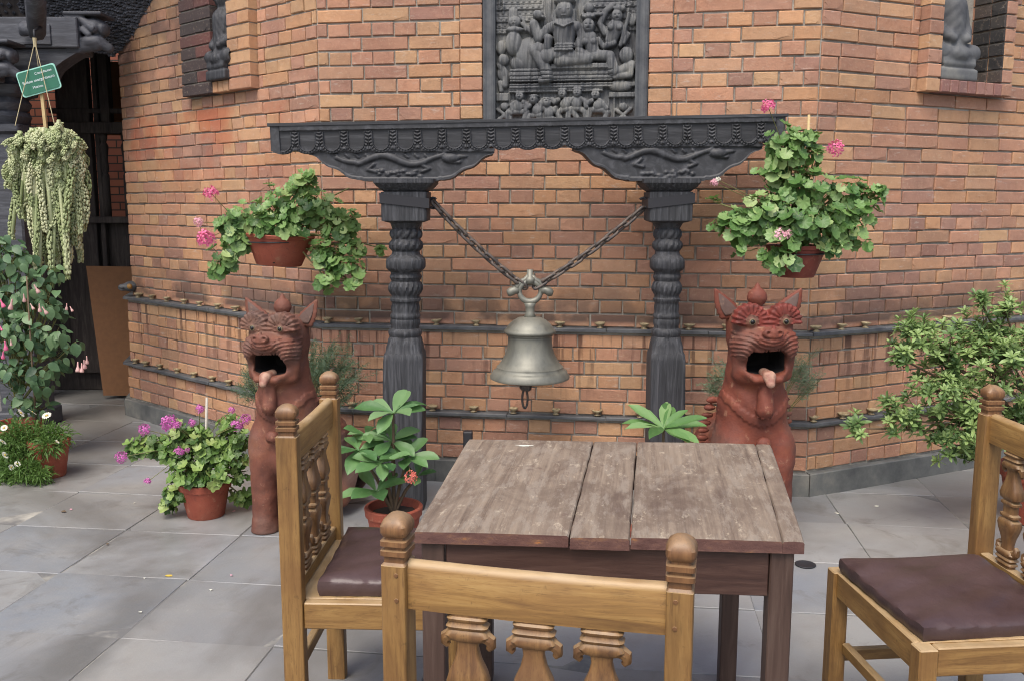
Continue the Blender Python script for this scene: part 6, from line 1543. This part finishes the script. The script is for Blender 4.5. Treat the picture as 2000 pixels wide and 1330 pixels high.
o = put('beast_head', HEAD, M_porch, porch, world=False); o.location = at(-8, 122, YP - .25) - WLOC[porch.name]; o.scale = (.85, .95, .9)
mb = MB(); mb.box(at(-30, 122, YP - .25) - Vector((.25, 0, 0)), (.55, .18, .2), None, .006); mb.obj('beam', M_porch, porch)
# sloping roof strut, hook for the hanging plant
mb = MB(); mb.tube([at(72, 66, YP - .3), at(70, 20, YP - .5), at(66, -60, YP - .8)], [.05, .055, .06], 8); mb.tube([at(44, 66, YP - .16), at(52, 56, YP - .3), at(70, 60, YP - .35)], [.02, .045, .03], 10); mb.obj('roof_strut', M_porch, porch, True)
mb = MB(); p0 = at(68, 60, YP - .3); mb.tube([p0, Vector((top.x, (p0.y + top.y) / 2, p0.z + .0)), Vector((top.x, top.y, top.z + .06)), top + Vector((0, 0, .01))], .008, 6); mb.obj('hanging_hook', M_biron, porch, True)
# lattice above the beam: many small carved lozenges on dark laths
mb = MB(); rl = random.Random(4)
for i in range(46):
    for j in range(16):
        x_ = -4.6 + i * .058 + (j % 2) * .029 + rl.uniform(-.012, .012); z_ = 2.58 + j * .046 + rl.uniform(-.01, .01); s_ = rl.uniform(.010, .024)
        mb.add([(x_, YP + .22 - .018, z_), (x_ - s_, YP + .22, z_), (x_, YP + .22, z_ - s_), (x_ + s_, YP + .22, z_), (x_, YP + .22, z_ + s_)], [(0, 1, 2), (0, 2, 3), (0, 3, 4), (0, 4, 1)])
o = mb.obj('carved_lattice', M_porch, porch); o['kind'] = 'stuff'
mb = MB(); mb.box((-3.95, YP + .26, 2.98), (3.1, .05, .86), None, .004); mb.obj('lattice_backing', M_dark, porch)
q = [at(222, 112, 6.3), at(352, -30, 5.9), at(40, -90, 5.9), at(40, 60, 6.3)]; V = q + [v + Vector((0, .02, .07)) for v in q]
mb = MB(); mb.add(V, [(0, 1, 2, 3)[::-1], (4, 5, 6, 7), (0, 1, 5, 4), (1, 2, 6, 5), (2, 3, 7, 6), (3, 0, 4, 7)]); mb.obj('eave_board', M_dark, porch)
mb = MB(); rl = random.Random(9)
for i in range(60):
    for j in range(26):
        u_, v_ = (i + rl.uniform(.2, .8)) / 60, (j + rl.uniform(.2, .8)) / 26; c_ = q[3].lerp(q[0], u_).lerp(q[2].lerp(q[1], u_), v_); s_ = rl.uniform(.012, .026); dn = (q[1] - q[0]).cross(q[3] - q[0]).normalized(); dn = dn if dn.z < 0 else -dn
        a1 = (q[0] - q[3]).normalized() * s_; a2 = (q[1] - q[0]).normalized() * s_
        mb.add([c_ + dn * s_ * .8, c_ - a1, c_ - a2, c_ + a1, c_ + a2], [(0, 1, 2), (0, 2, 3), (0, 3, 4), (0, 4, 1)])
o = mb.obj('eave_carving', M_porch, porch); o['kind'] = 'stuff'
# roof, side wall, back wall, floor beam, balustrade
mb = MB(); mb.box((-4.2, 6.7, 3.42), (4.2, 2.4, .08)); mb.obj('roof', M_dark, porch)
mb = MB(); mb.box((-6.0, 7.4, 1.7), (.12, 4.2, 3.4)); mb.obj('side_wall', M_dark, porch)
t = NT('shaded_brick_wall'); p = t.pos(); mp = t.n('Mapping', Vector=t.n('NewGeometry').outputs['Position'], Rotation=(R(90), 0, 0))
bt = t.n('TexBrick', Vector=mp.outputs[0], Scale=1.0, Color1=L(180, 112, 86), Color2=L(150, 90, 74), Mortar=L(70, 62, 58), Mortar_Size=.006, Brick_Width=.24, Row_Height=.07)
t.bsdf(Base_Color=bt.outputs[0], Roughness=.9); M_bbr = t.m
mb = MB(); mb.box((-4.2, 8.6, 1.7), (4.4, .15, 3.4)); mb.obj('back_wall', M_bbr, porch)
mb = MB(); mb.box((-2.2, 8.6, 1.7), (.3, 1.2, 3.4)); mb.obj('end_wall', M_dark, porch)
mb = MB(); mb.box((-3.62, 6.75, 1.2), (.22, .22, 2.4), None, .004); mb.obj('brick_pier', M_bbr, porch)
YB2 = 7.1
x0_, x1_ = at(118, 500, YB2).x, at(300, 500, YB2).x
zlo = at(200, 425, YB2).z
mb = MB(); mb.box(((x0_ - 4.8) / 2 + 1.1, YB2 + .06, zlo / 2 - .02), (x1_ - x0_ + 2.2, .06, zlo - .05), None, .004); mb.obj('dado_panel', M_dark, porch)
mb = MB(); mb.box(((x0_ + x1_) / 2, YB2, zlo - .02), (x1_ - x0_, .12, .05), None, .006); mb.obj('bottom_rail', M_dark, porch)
for (pa, pb_) in ((118, 182), (190, 199)):
    xa, xb = at(pa, 300, YB2).x, at(pb_, 300, YB2).x; mb = MB(); mb.box(((xa + xb) / 2, YB2 + .01, 1.75), (xb - xa, .07, 3.2), None, .004); mb.obj('post', M_dark, porch)
zmid0, zmid1 = at(200, 262, YB2).z, at(200, 240, YB2).z
mb = MB(); mb.box(((x0_ + x1_) / 2, YB2 - .01, (zmid0 + zmid1) / 2), (x1_ - x0_, .10, zmid1 - zmid0), None, .006); mb.obj('middle_rail', M_dark, porch)
mb = MB(); mb.box(((x0_ + x1_) / 2, YB2 - .006, at(200, 218, YB2).z), (x1_ - x0_, .05, .035), None, .004); mb.obj('upper_rail', M_dark, porch)
for pxx in (206, 248):
    xb = at(pxx, 340, YB2).x; mb = MB(); hh_ = zmid0 - zlo
    mb.lathe([(.028, 0), (.028, hh_ * .5), (.02, hh_ * .53), (.03, hh_ * .58), (.024, hh_ * .7), (.034, hh_ * .85), (.02, hh_ * .9), (.03, hh_ * .95), (.03, hh_)], (xb, YB2, zlo), 14); mb.obj('baluster', M_dark, porch, True)
mb = MB(); xa, xb = at(199, 190, YB2).x, at(225, 190, YB2).x; mb.box(((xa + xb) / 2 - .02, YB2 + .0, at(210, 180, YB2).z), (.07, .08, .6), None, .004); mb.obj('mullion', M_dark, porch)
mb = MB(); mb.box((at(245, 185, YB2 + .3).x, YB2 + .3, at(245, 185, YB2).z), (.42, .02, .56), None, .003); mb.obj('pale_shutter', M_board, porch)
# leaning board
q = [at(168, 520, 6.92), at(300, 522, 6.92), at(300, 772, 6.8), at(202, 772, 6.8)]
zb_ = [max(v.z, .004) for v in q]; nb = Vector((0, -1, .1)).normalized()
V = [Vector((v.x, v.y, z_)) for v, z_ in zip(q, zb_)]; V2 = [v - nb * .018 for v in V]
mb = MB(); mb.add(V + V2, [(3, 2, 1, 0), (4, 5, 6, 7), (0, 1, 5, 4), (1, 2, 6, 5), (2, 3, 7, 6), (3, 0, 4, 7)]); lb = mb.obj('leaning_board', M_board); tag(lb, 'brown plywood board leaning in the dark passage beside the tower', 'board')

# ================================================================== small things on the ground
c_ = atz(1573, 1103); mb = MB(); mb.lathe([(.04, -.001), (.042, .003), (.036, .004), (.033, .002), (.001, .0015)], (0, 0, 0), 24); o = put('floor_drain', mb.mesh('floor_drain', True), M_biron); o.location = (c_.x, c_.y, .002); tag(o, 'small round dark drain cover in the paving right of the table', 'drain')
c_ = Vector((at(914, 850, 4.45).x, 4.45, 0)); zt_ = at(914, 841, 4.45).z; ip = thing('iron_post', 'short black iron post standing by the tower wall behind the table corner', 'post', c_)
mb = MB(); mb.box((0, 0, zt_ / 2), (.046, .046, zt_), None, .005); put('shaft', mb.mesh('shaft'), M_biron, ip, world=False); mb = MB(); mb.box((0, 0, .004), (.09, .09, .008), None, .002); put('base_plate', mb.mesh('base_plate'), M_biron, ip, world=False)
def petal_mesh(seed):
    r = random.Random(seed); n = 8; return nmesh('petal', [(0, 0, .003)] + [(.5 * r.uniform(.6, 1) * math.cos(2 * math.pi * k / n), .5 * r.uniform(.4, .8) * math.sin(2 * math.pi * k / n), .0005 + r.uniform(0, .002)) for k in range(n)], [(0, 1 + k, 1 + (k + 1) % n) for k in range(n)], True)
PM = [petal_mesh(i) for i in range(3)]
for px, py, s_, mt, lab in ((1635, 1003, .03, M_white, 'white fallen petal on the paving right of the red lion'), (1712, 989, .034, M_white, 'larger white fallen petal on the paving below the shrub'), (274, 1196, .016, M_white, 'white crumb beside the pale paving joint at lower left'), (282, 1130, .014, M_white, 'white speck on the paving left of the left chair, above the joint crossing'), (412, 1153, .018, M_white, 'white fallen petal on the bluish slab left of the chair'), (139, 995, .02, M_lpink, 'pale scrap beside a dark leaf in front of the daisies'), (262, 983, .014, M_white, 'white speck on the paving left of the floor geranium pot'), (457, 999, .02, M_lpink, 'pinkish scrap on the paving right of the floor geranium pot'), (452, 1124, .018, M_lpink, 'small pale petal on the reddish slab in front of the brown lion'), (330, 1125, .034, M_yel, 'yellow fallen leaf lying on a paving joint'), (125, 999, .036, M_bark, 'dark fallen leaf on the paving in front of the daisies'), (210, 1063, .022, M_bark, 'small brown fallen leaf on the blue slab at left')):
    c_ = atz(px, py); o = put('fallen_petal' if mt not in (M_bark, M_yel) else 'fallen_leaf', PM[rnd.randrange(3)], mt); o.location = (c_.x, c_.y, .003); o.scale = (s_, s_, 1); o.rotation_euler = (0, 0, rnd.uniform(0, 6)); tag(o, lab, 'petal' if mt not in (M_bark, M_yel) else 'leaf', 'litter on the paving')
